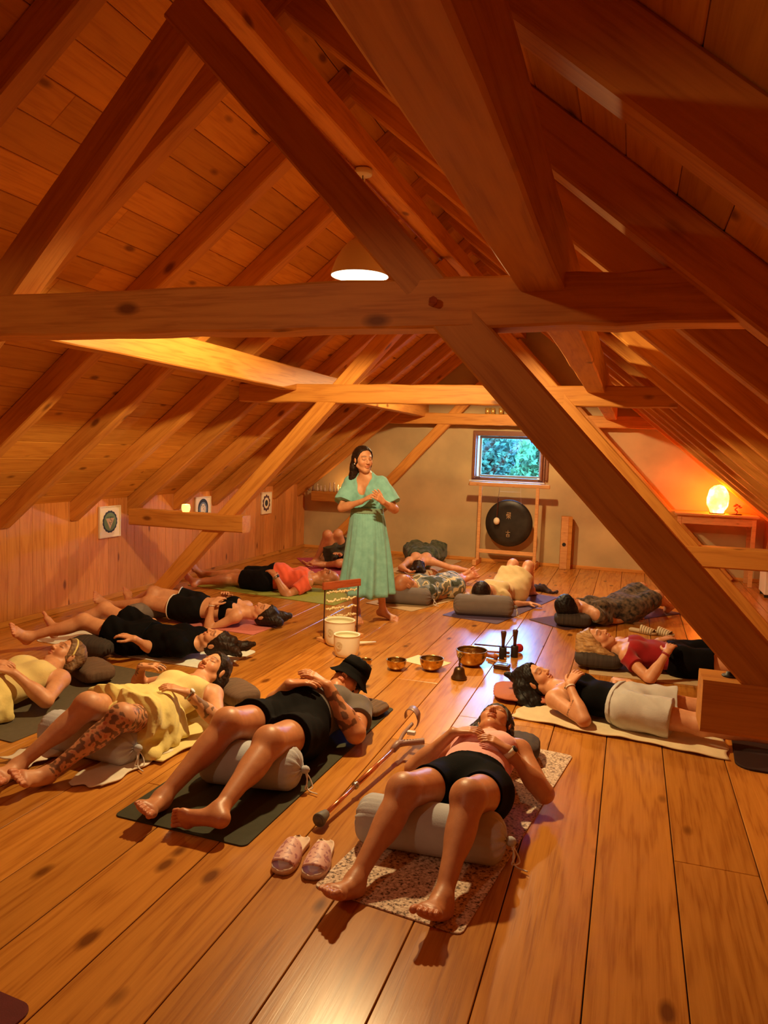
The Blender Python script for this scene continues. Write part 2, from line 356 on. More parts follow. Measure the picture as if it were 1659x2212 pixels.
# window_1
def frame_rect(bm, x0, x1, z0, z1, w, y, d):
    box(bm, ((x0 + x1) / 2, y, z0 + w / 2), (x1 - x0, d, w)); box(bm, ((x0 + x1) / 2, y, z1 - w / 2), (x1 - x0, d, w))
    box(bm, (x0 + w / 2, y, (z0 + z1) / 2), (w, d, z1 - z0 - 2 * w)); box(bm, (x1 - w / 2, y, (z0 + z1) / 2), (w, d, z1 - z0 - 2 * w))
bm = bmesh.new(); frame_rect(bm, WX0 - 0.04, WX1 + 0.05, WZ0 - 0.03, WZ1 + 0.02, 0.075, YF - 0.02, 0.07); bevel(bm, .005)
win = bmo('window_1', bm, M_frame); tag(win, kind='structure')
M_glass, n_, l_, b_ = newmat('window_glass')
tr = N(n_, 'ShaderNodeBsdfTransparent'); gl = N(n_, 'ShaderNodeBsdfGlossy'); gl.inputs['Roughness'].default_value = 0.02; mxs = N(n_, 'ShaderNodeMixShader'); mxs.inputs[0].default_value = 0.06
l_.new(tr.outputs[0], mxs.inputs[1]); l_.new(gl.outputs[0], mxs.inputs[2]); l_.new(mxs.outputs[0], n_['Material Output'].inputs[0])
M_sill = plain('white_sill', (0.75, 0.72, 0.70), rough=0.35)
bm = bmesh.new(); frame_rect(bm, WX0 + 0.04, WX1 - 0.02, WZ0 + 0.045, WZ1 - 0.055, 0.035, YF + 0.10, 0.05); bevel(bm, .004); bmo('window_sash', bm, plain('weathered_sash', (0.30, 0.24, 0.20), rough=.5), win)
bm = bmesh.new(); box(bm, ((WX0 + WX1) / 2, YF + 0.10, (WZ0 + WZ1) / 2), (WX1 - WX0 - 0.1, 0.004, WZ1 - WZ0 - 0.12)); bmo('window_pane', bm, M_glass, win)
bm = bmesh.new(); box(bm, ((WX0 + WX1) / 2, YF - 0.05, WZ0 - 0.012), (WX1 - WX0 + 0.12, 0.13, 0.02)); bevel(bm, .004); bmo('window_sill', bm, M_sill, win)
bm = bmesh.new()     # sash folded inward on the left and the wood cheeks on the right
for x in (WX0 + 0.005, WX1 - 0.0): box(bm, (x, YF - 0.055, (WZ0 + WZ1) / 2), (0.03, 0.12, WZ1 - WZ0 - 0.05))
box(bm, (WX1 + 0.075, YF - 0.03, (WZ0 + WZ1) / 2 - 0.06), (0.035, 0.05, WZ1 - WZ0 - 0.18)); bevel(bm, .004); bmo('window_sash', bm, M_frame, win)
bm = bmesh.new(); box(bm, (WX0 + 0.06, YF - 0.10, WZ0 + 0.05), (0.09, 0.02, 0.02)); box(bm, (WX1 - 0.03, YF - 0.1, WZ0 + 0.045), (0.05, 0.02, 0.02)); bevel(bm, .003); bmo('window_catch', bm, M_steel, win)
# ---- outside the window: trees and a sided house
M_leaf = plain('tree_foliage', (0.050, 0.095, 0.045), rough=0.8, nscale=3, col2=(0.014, 0.034, 0.022), spec=0.1)
M_leaf2 = plain('fresh_foliage', (0.065, 0.13, 0.04), rough=0.8, nscale=3, col2=(0.022, 0.055, 0.022), spec=0.1)
M_bark = plain('bark', (0.06, 0.04, 0.03), rough=0.9)
def tree(c, rad, n, mat, label):
    root = empty('tree', (c[0], c[1], -4.0), 0, label, 'tree')
    rs = np.random.RandomState(int(abs(c[0] * 100)) + 3)
    d = rs.normal(size=(n, 3)); d /= np.linalg.norm(d, axis=1)[:, None]; lump = 1 + 0.22 * np.sin(d[:, 0] * 7 + 1) * np.cos(d[:, 2] * 6) + 0.12 * rs.normal(size=n)
    P = d * lump[:, None] * (0.62 + 0.38 * rs.rand(n)[:, None]) * np.array(rad) + np.array([0, 0, c[2] + 4.0])
    a = rs.normal(size=(n, 3)); a /= np.linalg.norm(a, axis=1)[:, None]; b = np.cross(a, rs.normal(size=(n, 3))); b /= np.linalg.norm(b, axis=1)[:, None]
    L = (0.055 + 0.045 * rs.rand(n))[:, None]; Wd = L * 0.5
    vs = np.stack([P - a * L, P + b * Wd, P + a * L, P - b * Wd], 1).reshape(-1, 3)
    me = bpy.data.meshes.new('foliage'); me.from_pydata(vs.tolist(), [], [(4 * i, 4 * i + 1, 4 * i + 2, 4 * i + 3) for i in range(n)]); mobj('foliage', me, mat, root)
    bm = bmesh.new(); tube(bm, smoothpath([(0, 0, 0), (0.1, 0.05, 2.0), (-0.05, 0, c[2] + 3.6), (0.1, 0, c[2] + 4.2)], 4), [0.22] * 6 + [0.16] * 4 + [.1] * 3, 10); bmo('trunk', bm, M_bark, root, True)
tree((-4.3, 19.6, 0.75), (1.75, 1.3, 1.75), 24000, M_leaf, 'Leafy tree filling the left half of the window view')
tree((-1.72, 16.2, 0.80), (0.78, 0.75, 1.2), 12000, M_leaf2, 'Brighter green tree at the right of the window view')
M_siding = plain('grey_siding', (0.10, 0.07, 0.06), rough=0.8, nscale=4, col2=(0.08, 0.06, 0.05))
hs = empty('house', (-3.2, 25.0, -4), 0, 'Grey sided neighbouring house seen between the trees outside the window', 'house')
bm = bmesh.new()
for k in range(19): box(bm, (0, 0.0, 0.15 + k * 0.34), (14, 0.25, 0.31))
bmo('house_wall', bm, M_siding, hs)
bm = bmesh.new(); box(bm, (-0.15, -0.2, 5.9), (1.1, 0.1, 1.3)); wf = bmo('house_window', bm, plain('house_window_frame', (0.09, 0.08, 0.08)), hs)
bm = bmesh.new()
for k in range(8): box(bm, (-0.15 - 0.42 + k * 0.12, -0.27, 5.9), (0.10, 0.03, 1.12))
bmo('curtain', bm, plain('blue_curtain', (0.07, 0.08, 0.10), rough=0.8), wf)
bm = bmesh.new(); box(bm, (-0.15, -0.5, 5.15), (1.35, 0.5, 0.12)); bmo('house_balcony', bm, M_black, hs)
bm = bmesh.new(); box(bm, (0, 0, 0), (60, 60, .1)); o = bmo('ground', bm, plain('dark_grass', (0.012, 0.02, 0.01), rough=1)); o.location = (-3, 42, -4.05); tag(o, kind='structure')
# ================================================================= BODY BUILDER (distance fields -> one continuous mesh)
def nrm(v): v = np.asarray(v, float); return v / (np.linalg.norm(v) + 1e-12)
A3 = lambda *v: np.array(v, float)
class Field:
    def __init__(s, h): s.P = []; s.h = h
    def cone(s, a, b, ra, rb, k=0.02, flat=None, q=1.0, cuts=(), sub=False):
        s.P.append(('c', A3(*a), A3(*b), ra, rb, k, flat, q, cuts, sub)); return s
    def ell(s, c, ax, rad, k=0.02, cuts=(), sub=False):
        s.P.append(('e', A3(*c), np.array(ax, float), A3(*rad), None, k, None, 1.0, cuts, sub)); return s
    def ball(s, c, r, k=0.02, cuts=(), sub=False):
        return s.ell(c, np.eye(3), (r, r, r), k, cuts, sub)
    def build(s, wr=0.0, wf=14.0, gcuts=(), seed=0, pad=0.03):
        h = s.h; lo = np.full(3, 1e9); hi = -lo
        for p in s.P:
            if p[9]: continue
            if p[0] == 'c': r = max(p[3], p[4]); pts = np.array([p[1] - r, p[1] + r, p[2] - r, p[2] + r])
            else: r = max(p[3]); pts = np.array([p[1] - r, p[1] + r])
            lo = np.minimum(lo, pts.min(0)); hi = np.maximum(hi, pts.max(0))
        lo = lo - pad; hi = hi + pad
        n = np.ceil((hi - lo) / h).astype(int) + 1
        ax = [(lo[i] + h * np.arange(n[i])).astype(np.float32) for i in range(3)]
        D = np.full(n, 0.08, np.float32)
        for p in s.P:
            kind, a, b, ra, rb, k, fl_, q, cuts, sub = p
            if kind == 'c': r = max(ra, rb); pl = np.minimum(a, b) - r; ph = np.maximum(a, b) + r
            else: r = max(ra); pl = a - r; ph = a + r
            m = k + 2 * h + 0.012
            i0 = np.maximum(np.floor((pl - m - lo) / h).astype(int), 0); i1 = np.minimum(np.ceil((ph + m - lo) / h).astype(int) + 1, n)
            if np.any(i1 <= i0): continue
            X, Y, Z = np.meshgrid(ax[0][i0[0]:i1[0]], ax[1][i0[1]:i1[1]], ax[2][i0[2]:i1[2]], indexing='ij')
            if kind == 'c':
                px, py, pz = X - a[0], Y - a[1], Z - a[2]; ab = b - a
                if fl_ is not None and q != 1.0:
                    f = nrm(fl_); dd = (px * f[0] + py * f[1] + pz * f[2]) * (q - 1)
                    px = px + dd * f[0]; py = py + dd * f[1]; pz = pz + dd * f[2]
                    ab = ab + f * (ab @ f) * (q - 1)
                t = np.clip((px * ab[0] + py * ab[1] + pz * ab[2]) / max(ab @ ab, 1e-9), 0, 1)
                d = np.sqrt((px - t * ab[0]) ** 2 + (py - t * ab[1]) ** 2 + (pz - t * ab[2]) ** 2) - (ra + (rb - ra) * t)
            else:
                px, py, pz = X - a[0], Y - a[1], Z - a[2]
                u = [(px * b[i][0] + py * b[i][1] + pz * b[i][2]) for i in range(3)]
                k1 = np.sqrt(sum((u[i] / ra[i]) ** 2 for i in range(3))); k2 = np.sqrt(sum((u[i] / ra[i] ** 2) ** 2 for i in range(3))) + 1e-9
                d = k1 * (k1 - 1) / k2
            for cp, cn in cuts:
                cn = nrm(cn); d = np.maximum(d, (X - cp[0]) * cn[0] + (Y - cp[1]) * cn[1] + (Z - cp[2]) * cn[2])
            S = D[i0[0]:i1[0], i0[1]:i1[1], i0[2]:i1[2]]
            if sub:
                d = -d; hh = np.maximum(k - np.abs(S - d), 0) / k; S[...] = np.maximum(S, d) + hh * hh * k / 4
            else:
                hh = np.maximum(k - np.abs(S - d), 0) / k; S[...] = np.minimum(S, d) - hh * hh * k / 4
        if wr or gcuts:
            X, Y, Z = np.meshgrid(*ax, indexing='ij', sparse=True)
            if wr:
                c = seed * 1.7
                W = np.sin(X * wf * 2.1 + 1.7 * np.sin(Y * wf * .9 + c) + c) * np.sin(Y * wf * 1.7 + 2 * np.sin(X * wf * 0.8 + Z * wf) + c) + 0.6 * np.sin((X + Y) * wf * 3.1 + 2.2 * np.sin(Y * wf - Z * wf * 1.3)) * np.sin(Z * wf * 2.6 + X * wf * 1.5 + c)
                D = D + (wr * W).astype(np.float32)
            for cp, cn in gcuts:
                cn = nrm(cn); D = np.maximum(D, (X - cp[0]) * cn[0] + (Y - cp[1]) * cn[1] + (Z - cp[2]) * cn[2])
        D[0] = D[-1] = 0.05; D[:, 0] = D[:, -1] = 0.05; D[:, :, 0] = D[:, :, -1] = 0.05
        return nets(D, lo, h)
def nets(D, lo, h):
    ins = D < 0; nx, ny, nz = D.shape
    c = ins[:-1, :-1, :-1].astype(np.int8)
    cnt = np.zeros((nx - 1, ny - 1, nz - 1), np.int8)
    for i in (0, 1):
        for j in (0, 1):
            for k in (0, 1): cnt += ins[i:nx - 1 + i, j:ny - 1 + j, k:nz - 1 + k]
    act = (cnt > 0) & (cnt < 8); I, J, K = np.nonzero(act)
    idx = np.full(act.shape, -1, np.int32); idx[I, J, K] = np.arange(len(I))
    acc = np.zeros((len(I), 3)); num = np.zeros(len(I))
    cor = [(i, j, k) for i in (0, 1) for j in (0, 1) for k in (0, 1)]
    for a in range(8):
        for b in range(a + 1, 8):
            A_, B_ = np.array(cor[a]), np.array(cor[b])
            if np.abs(A_ - B_).sum() != 1: continue
            da = D[I + A_[0], J + A_[1], K + A_[2]]; db = D[I + B_[0], J + B_[1], K + B_[2]]
            m = (da < 0) != (db < 0); t = np.where(m, da / np.where(m, da - db, 1), 0)
            acc += np.where(m[:, None], A_ + (B_ - A_) * t[:, None], 0); num += m
    P = lo + h * (np.stack([I, J, K], 1) + acc / num[:, None])
    F = []
    for axis in range(3):
        sl0 = [slice(None)] * 3; sl1 = [slice(None)] * 3; sl0[axis] = slice(None, -1); sl1[axis] = slice(1, None)
        a = ins[tuple(sl0)]; b = ins[tuple(sl1)]; ch = a != b
        e = np.array(np.nonzero(ch)); u, v = [(1, 2), (2, 0), (0, 1)][axis]
        ok = (e[u] > 0) & (e[v] > 0) & (e[u] < D.shape[u] - 1) & (e[v] < D.shape[v] - 1); e = e[:, ok]
        flip = a[tuple(e)]
        def cell(du, dv): x = e.copy(); x[u] += du; x[v] += dv; return idx[tuple(x)]
        q = np.stack([cell(-1, -1), cell(0, -1), cell(0, 0), cell(-1, 0)], 1)
        q[~flip] = q[~flip][:, ::-1]; F.append(q)
    F = np.concatenate(F); F = F[(F >= 0).all(1)]
    return P, F
def npmesh(name, P, F, mat=None, parent=None, floor=None, col=None):
    if floor is not None: P = P.copy(); z = P[:, 2] - floor; P[:, 2] = floor + np.where(z < 0.012, 0.012 * np.exp(np.clip((z - 0.012) / 0.012, -6, 0)), z)
    me = bpy.data.meshes.new(name); me.vertices.add(len(P)); me.vertices.foreach_set('co', P.astype(np.float32).ravel())
    me.loops.add(len(F) * 4); me.loops.foreach_set('vertex_index', F.astype(np.int32).ravel())
    me.polygons.add(len(F)); me.polygons.foreach_set('loop_start', np.arange(0, len(F) * 4, 4, dtype=np.int32))
    me.update(calc_edges=True); me.validate()
    if col is not None:
        at = me.color_attributes.new('tint', 'FLOAT_COLOR', 'POINT'); at.data.foreach_set('color', np.concatenate([col, np.ones((len(col), 1))], 1).astype(np.float32).ravel())
    return mobj(name, me, mat, parent, True)

def frame_of(d, hint):
    d = nrm(d); x = nrm(hint - d * (hint @ d)); return d, x, np.cross(d, x)
def ik(a, c, l1, l2, hint):
    a = np.array(a); c = np.array(c); D = c - a; L = min(np.linalg.norm(D), (l1 + l2) * .998); d = nrm(D)
    x = (l1 * l1 - l2 * l2 + L * L) / (2 * L); y = math.sqrt(max(l1 * l1 - x * x, 1e-6)); hv = np.array(hint) - a; hv = nrm(hv - d * (hv @ d)); return a + d * x + hv * y

def skin_mat(name, col, rough=0.50):
    m, n, l, b = newmat(name)
    at = N(n, 'ShaderNodeVertexColor', layer_name='tint')
    mul = N(n, 'ShaderNodeMix'); mul.data_type = 'RGBA'; mul.blend_type = 'MULTIPLY'; mul.inputs[0].default_value = 1; mul.inputs[6].default_value = (*col, 1); l.new(at.outputs['Color'], mul.inputs[7])
    tc = N(n, 'ShaderNodeTexCoord'); nz = N(n, 'ShaderNodeTexNoise'); nz.inputs['Scale'].default_value = 26; nz.inputs['Detail'].default_value = 4; l.new(tc.outputs['Object'], nz.inputs['Vector'])
    rp = ramp(n, [(0.3, (0.86, 0.80, 0.78)), (0.7, (1, 1, 1))]); l.new(nz.outputs['Fac'], rp.inputs[0])
    m2 = N(n, 'ShaderNodeMix'); m2.data_type = 'RGBA'; m2.blend_type = 'MULTIPLY'; m2.inputs[0].default_value = 1; l.new(mul.outputs[2], m2.inputs[6]); l.new(rp.outputs[0], m2.inputs[7]); l.new(m2.outputs[2], b.inputs['Base Color'])
    b.inputs['Roughness'].default_value = rough; b.inputs['Subsurface Radius'].default_value = (1, .35, .15); b.inputs['Subsurface Scale'].default_value = 0.012
    bp = N(n, 'ShaderNodeBump'); bp.inputs['Strength'].default_value = 0.12; bp.inputs['Distance'].default_value = 0.003
    n3 = N(n, 'ShaderNodeTexNoise'); n3.inputs['Scale'].default_value = 260; l.new(tc.outputs['Object'], n3.inputs['Vector']); l.new(n3.outputs['Fac'], bp.inputs['Height']); l.new(bp.outputs[0], b.inputs['Normal'])
    return m
M_skin = skin_mat('skin', (0.68, 0.33, 0.17)); M_tan = skin_mat('tanned_skin', (0.58, 0.25, 0.115), 0.42)
def hairmat(name, c1, c2):
    return plain(name, c1, rough=0.45, nscale=14, col2=c2, bump=0.8, bscale=60, stretch=(1, 1, 6), spec=0.22)
M_hair = hairmat('dark_brown_hair', (0.035, 0.016, 0.009), (0.010, 0.005, 0.004)); M_blond = hairmat('blonde_hair', (0.55, 0.33, 0.13), (0.26, 0.13, 0.05)); M_bhair = hairmat('black_hair', (0.012, 0.008, 0.007), (0.004, 0.003, 0.003))
M_lhair = hairmat('light_brown_hair', (0.30, 0.17, 0.08), (0.12, 0.06, 0.03))
def cloth(name, col, noise=0.12, **k):
    a = dict(rough=0.85, noise=noise, nscale=12, bump=0.35, bscale=140, spec=0.2, sheen=0.15); a.update(k); return plain(name, col, **a)

class Person:
    def __init__(s, name, J, label, h=0.0065, H=1.68, male=False, w=1.0, skin=None, face=None, crown=None, floor=0.0, bust=1.0, belly=0.0, handsup=None, mat=None, group=None, tattoo=None, curl=0.35, stand=False, loc=None, palm=None):
        s.J = {k: np.array(v, float) for k, v in J.items()}; J = s.J; s.h = h; s.g = g = H / 1.70; s.male = male; s.w = w; s.floor = floor
        s.pel = (J['hiL'] + J['hiR']) / 2; s.neck = J['neck']; s.up = nrm(s.neck - s.pel)
        rt = (J['shR'] - J['shL']) + 0.8 * (J['hiR'] - J['hiL']); rt = nrm(rt - s.up * (rt @ s.up)); s.rt = rt; s.fr = np.cross(s.up, rt)
        if not stand and s.fr[2] < 0: s.fr = -s.fr
        s.face = nrm(face) if face is not None else s.fr; s.crown = nrm(J['head'] - J['neck']) if crown is None else nrm(crown)
        s.crown = nrm(s.crown - s.face * (s.crown @ s.face)); s.hr = np.cross(s.face, s.crown)   # head's own left/right axis
        s.c = J['head']
        for q in 'LR':
            L1, L2 = .42 * g, .41 * g; J['kn' + q] = ik(J['hi' + q], J['an' + q], L1, L2, J['kn' + q])
            J['el' + q] = ik(J['sh' + q], J['wr' + q], .285 * g, .25 * g, J['el' + q])
        o = A3(*(loc if loc is not None else (s.pel[0], s.pel[1], floor)))
        s.hs = (1.04 if male else .98) * 1.07; s.bust = bust; s.belly = belly; s.curl = curl; s.palm = palm or {}
        if not stand: s.lift_hands()
        F = Field(h); s.body(F)
        P, Fc = F.build()
        col = s.tints(P, tattoo)
        s.root = npmesh(name, P - o, Fc, skin or M_skin, None, None if stand else floor - o[2] + 0.001, col); s.root.location = o; s.o = o
        tag(s.root, label, 'person', group)
    def lift_hands(s):
        F = Field(.01); s.torso(F)
        def dist(p):
            D = .08
            for kind, a, b, ra, rb, k, fl_, q, cuts, sub in F.P:
                v = p - a
                if kind == 'c':
                    ab = b - a
                    if fl_ is not None and q != 1: f = nrm(fl_); v = v + f * (v @ f) * (q - 1); ab = ab + f * (ab @ f) * (q - 1)
                    t = min(max(v @ ab / max(ab @ ab, 1e-9), 0), 1); d = np.linalg.norm(v - t * ab) - (ra + (rb - ra) * t)
                else:
                    u = np.array([v @ x for x in b]); k1 = np.linalg.norm(u / ra); k2 = np.linalg.norm(u / ra ** 2) + 1e-9; d = k1 * (k1 - 1) / k2
                hh = max(k - abs(D - d), 0) / k; D = min(D, d) - hh * hh * k / 4
            return D
        J = s.J; n = 0
        for q in 'LR':
            if 'ha' + q not in J: continue
            if np.linalg.norm(J['ha' + q] - s.pel) > .5 * s.g or J['ha' + q][2] < s.floor + .1: continue
            d = nrm(J['ha' + q] - J['wr' + q]); tip = J['ha' + q] + d * .08
            for _ in range(40):
                if min(dist(J['ha' + q]) - .022, dist(J['wr' + q]) - .03, dist(tip) - .012) > 0: break
                for kk in ('ha', 'wr'): J[kk + q] = J[kk + q] + s.fr * .006
                tip = J['ha' + q] + nrm(J['ha' + q] - J['wr' + q]) * .08
        if 'haL' in J and np.linalg.norm(J['haL'] - J['haR']) < .07:
            J['haL'] = J['haL'] + s.fr * .026; J['wrL'] = J['wrL'] + s.fr * .014
    # ---- pieces shared by body and garments
    def torso(s, F, e=0.0, k=0.05):
        g, w, up, rt, fr, pel = s.g, s.w, s.up, s.rt, s.fr, s.pel; L = np.linalg.norm(s.neck - pel) / 0.53
        at = lambda u, r=0, f=0: pel + up * u * L + rt * r * g + fr * f * g
        hw = 0.088 if not s.male else 0.082
        F.cone(at(0.0, -hw), at(0.0, hw), (.090 * g * w) + e, (.090 * g * w) + e, k, fr, 1.12)
        F.cone(at(0.04, -hw * .8), at(0.04, hw * .8), (.085 * g * w) + e, (.085 * g * w) + e, k, fr, 1.1)
        F.cone(at(0.08, -.035), at(0.20, -.035), (.098 * g * w) + e, (.086 * g * w) + e, k, fr, 1.12); F.cone(at(0.08, .035), at(0.20, .035), (.098 * g * w) + e, (.086 * g * w) + e, k, fr, 1.12)
        ww = 1.12 if s.male else 1.0
        for r in (-1, 1): F.cone(at(0.22, r * .045 * ww), at(0.41, r * .062 * ww), (.090 * g * w) + e, (.088 * g * w) + e, k, fr, 1.08)
        F.cone(s.J['shL'] * .92 + s.J['shR'] * .08 - up * .02, s.J['shR'] * .92 + s.J['shL'] * .08 - up * .02, .050 * g + e, .050 * g + e, k)
        for q in 'LR': F.cone(s.J['sh' + q] * .6 + s.neck * .4 - up * .015, s.neck + up * .01, .042 * g + e, .048 * g + e, .04)
        if s.belly: F.ell(at(0.15, 0, 0.035 + s.belly * .3), (rt, up, fr), ((.13 * g + e) * w, .13 * g + e, .095 * g + s.belly + e), .06)
        if s.bust and not s.male:
            for r in (-1, 1): F.ell(at(0.375, r * .078, .062), (rt, up, fr), (.066 * g * s.bust + e, .066 * g * s.bust + e, .046 * g * s.bust + e), .035)
        if s.male: F.cone(at(.40, -.075, .05), at(.40, .075, .05), .06 * g + e, .06 * g + e, .04, up, .8)
    def thigh(s, F, q, e=0.0, t=1.0, k=0.05, flare=0.0):
        g, w = s.g, s.w; a, b = s.J['hi' + q], s.J['kn' + q]; c = a + (b - a) * t
        cuts = [] if t >= 1 else [(c, b - a)]; rb = (.088 + (.058 - .088) * min(t, 1)) * g * w
        lat = s.rt * (-1 if q == 'L' else 1) * .004
        F.cone(a + lat, c + (b - a) * (0.08 if t < 1 else 0), .086 * g * w + e, rb + e + flare, k, None, 1, cuts)
    def uarm(s, F, q, e=0.0, t=1.0, k=0.03, flare=0.0):
        g, w = s.g, s.w; a, b = s.J['sh' + q], s.J['el' + q]; c = a + (b - a) * t; m = 1.14 if s.male else 1.0
        cuts = [] if t >= 1 else [(c, b - a)]
        F.cone(a, c + (b - a) * (.08 if t < 1 else 0), .048 * g * w * m + e, (.048 - .011 * min(t, 1)) * g * w * m + e + flare, k, None, 1, cuts)
    def farm(s, F, q, e=0.0, k=0.025, t=1.0):
        g, w = s.g, s.w; a, b = s.J['el' + q], s.J['wr' + q]; m = 1.14 if s.male else 1.0; b = a + (b - a) * t
        F.cone(a, b, .037 * g * w * m + e, (.025 + (1 - t) * .012) * g * m + e, k); 
        if t > .4: F.ell(a + (b - a) * .28, frame_of(b - a, A3(.1, .2, 1)), (.075 * g, (.041 * g) * w * m + e, (.038 * g) * w * m + e), k)
    def shin(s, F, q, e=0.0, t=1.0, k=0.03):
        g, w = s.g, s.w; a, b = s.J['kn' + q], s.J['an' + q]; d = nrm(b - a)
        th = nrm(s.J['kn' + q] - s.J['hi' + q]); fw = th - d * (th @ d); fw = nrm(fw) if np.linalg.norm(fw) > .15 else nrm(s.fr - d * (s.fr @ d))
        cuts = [] if t >= 1 else [(a + (b - a) * t, b - a)]
        F.cone(a, b, .052 * g * w + e, .031 * g + e, k, None, 1, cuts)
        F.ell(a + (b - a) * .30 - fw * .018 * g, (d, fw, np.cross(d, fw)), (.125 * g, .046 * g * w + e, .050 * g * w + e), k, cuts)
        if not e: F.ball(a + fw * .006 * g, .0465 * g * w, .05)      # knee cap
    def body(s, F):
        g, w, J, up, rt, fr = s.g, s.w, s.J, s.up, s.rt, s.fr
        s.torso(F)
        for q in 'LR':
            s.thigh(F, q); s.shin(F, q); F.ball(J['sh' + q], .053 * g * (1.1 if s.male else 1), .04); s.uarm(F, q); s.farm(F, q)
            F.ball(s.pel + rt * (-.07 if q == 'L' else .07) * g - fr * .035 * g - up * .03, .088 * g * w, .05)
            s.foot(F, q); s.hand(F, q)
        s.head(F)
    def head(s, F):
        g, c, f, u, r = s.g, s.c, s.face, s.crown, s.hr; m = s.hs
        at = lambda x, y, z: c + (r * x + f * y + u * z) * m
        ax = (r, f, u)
        nk = .056 if s.male else .047
        F.cone(at(0, -.025, -.045), s.neck + s.up * .0, nk * g, (nk + .006) * g, .03)
        F.ell(at(0, -.018, .028), ax, (.074 * m, .092 * m, .084 * m), .03)
        F.ell(at(0, .018, -.028), ax, (.058 * m, .066 * m, .082 * m), .03)
        F.ball(at(0, .060, -.098), .018 * m, .03)
        for x in (-1, 1):
            F.cone(at(x * .012, .055, -.097), at(x * .054, .005, -.060), .016 * m, .017 * m, .02)
            F.ball(at(x * .036, .050, -.030), .024 * m, .025)
            F.cone(at(x * .010, .078, .020), at(x * .040, .062, .022), .010 * m, .009 * m, .012)
        for x in (-1, 1):
            F.ball(at(x * .031, .094, .003), .014 * m, .012, sub=True)
        for x in (-1, 1): F.ell(at(x * .0305, .0655, .001), ax, (.0155 * m, .0135 * m, .0125 * m), .004)
        F.cone(at(0, .078, .012), at(0, .101, -.030), .0075 * m, .0105 * m, .012)
        for x in (-1, 1): F.ball(at(x * .011, .092, -.034), .0075 * m, .007)
        F.ell(at(0, .083, -.056), ax, (.023 * m, .009 * m, .0065 * m), .006); F.ell(at(0, .081, -.068), ax, (.020 * m, .010 * m, .0075 * m), .006)
        F.cone(at(-.024, .086, -.0618), at(.024, .086, -.0618), .0022, .0022, .004, sub=True)
        for x in (-1, 1): F.ell(at(x * .077, -.008, -.008), ax, (.008 * m, .017 * m, .030 * m), .008)
    def foot(s, F, q):
        g, J = s.g, s.J; a, t, kn = J['an' + q], J['to' + q], J['kn' + q]; d = nrm(t - a); sh = nrm(kn - a)
        dor = sh - d * (sh @ d); dor = nrm(dor) if np.linalg.norm(dor) > .1 else A3(0, 0, 1)
        med = np.cross(dor, d) * (1 if q == 'R' else -1)        # towards the other foot
        s.__dict__.setdefault('ft', {})[q] = (a, d, dor, med)
        at = lambda x, y, z: a + (d * x + med * y + dor * z) * g
        F.ball(at(0, 0, 0), .036 * g, .03); F.ell(at(-.036, 0, -.036), (d, med, dor), (.032 * g, .029 * g, .032 * g), .03)
        F.cone(at(-.03, -.004, -.045), at(.125, -.018, -.052), .026 * g, .022 * g, .03); F.cone(at(0, .004, -.018), at(.115, .018, -.046), .032 * g, .024 * g, .035)
        F.cone(at(.120, .030, -.052), at(.120, -.034, -.055), .020 * g, .015 * g, .02, dor, 1.15)
        for i, (y, L, r) in enumerate([(.033, .046, .0145), (.013, .043, .0105), (-.003, .037, .0098), (-.018, .030, .0092), (-.033, .022, .0088)]):
            F.cone(at(.128, y, -.054), at(.132 + L * .6, y * 1.12, -.048), r * .90 * g, r * .82 * g, .004); F.cone(at(.132 + L * .6, y * 1.12, -.048), at(.135 + L, y * 1.16, -.056), r * .86 * g, r * .95 * g, .002)
    def hand(s, F, q):
        g = s.g * (1.08 if s.male else 1.0); J = s.J; w0, k0, e0 = J['wr' + q], J['ha' + q], J['el' + q]
        d = nrm(nrm(k0 - w0) * .8 + nrm(w0 - e0) * .2)
        pn = s.palm.get(q, -s.fr if np.linalg.norm(k0 - s.pel) < .42 * s.g else A3(0, 0, 1) * (1 if J['ha' + q][2] < .1 else -1)); pn = nrm(pn - d * (pn @ d))
        th = np.cross(pn, d) * (1 if q == 'R' else -1); th = -th
        # thumb side: with palm down on the belly the thumbs point to the head
        if (k0 - s.pel) @ s.up > 0 and np.linalg.norm(k0 - s.pel) < .42 * s.g and th @ s.up < 0: th = -th
        at = lambda x, y, z: w0 + (d * x + th * y - pn * z) * g
        for y in (.027, .010, -.008, -.025): F.cone(at(.0, y * .45, 0), at(.080, y, 0.002), .0145 * g, .0105 * g, .014)
        cu = s.curl
        for y, L, sp in ((.029, .068, .10), (.0105, .078, .03), (-.008, .071, -.04), (-.0265, .055, -.12)):
            p = at(.080, y, 0.002); ang = cu * .45; seg = (.45, .32, .23); rr = .0092
            for i in range(3):
                dd = nrm(d * math.cos(ang) + pn * math.sin(ang) + th * sp); p2 = p + dd * L * seg[i] * g; F.cone(p, p2, (rr - .0007 * i) * g, (rr - .0007 * (i + 1)) * g, .003 if i else .005); p = p2; ang += cu
        p = at(.018, .020, -.004); p1 = p + nrm(d * .62 + th * .75 + pn * .25) * .042 * g; p2 = p1 + nrm(d * .85 + th * .45 + pn * .2) * .032 * g; p3 = p2 + nrm(d * .95 + th * .2 + pn * .15) * .024 * g
        F.cone(p, p1, .0145 * g, .0115 * g, .01); F.cone(p1, p2, .0108 * g, .0098 * g, .003); F.cone(p2, p3, .0096 * g, .0078 * g, .003)
        s.__dict__.setdefault('hd', {})[q] = (w0, d, pn, th)
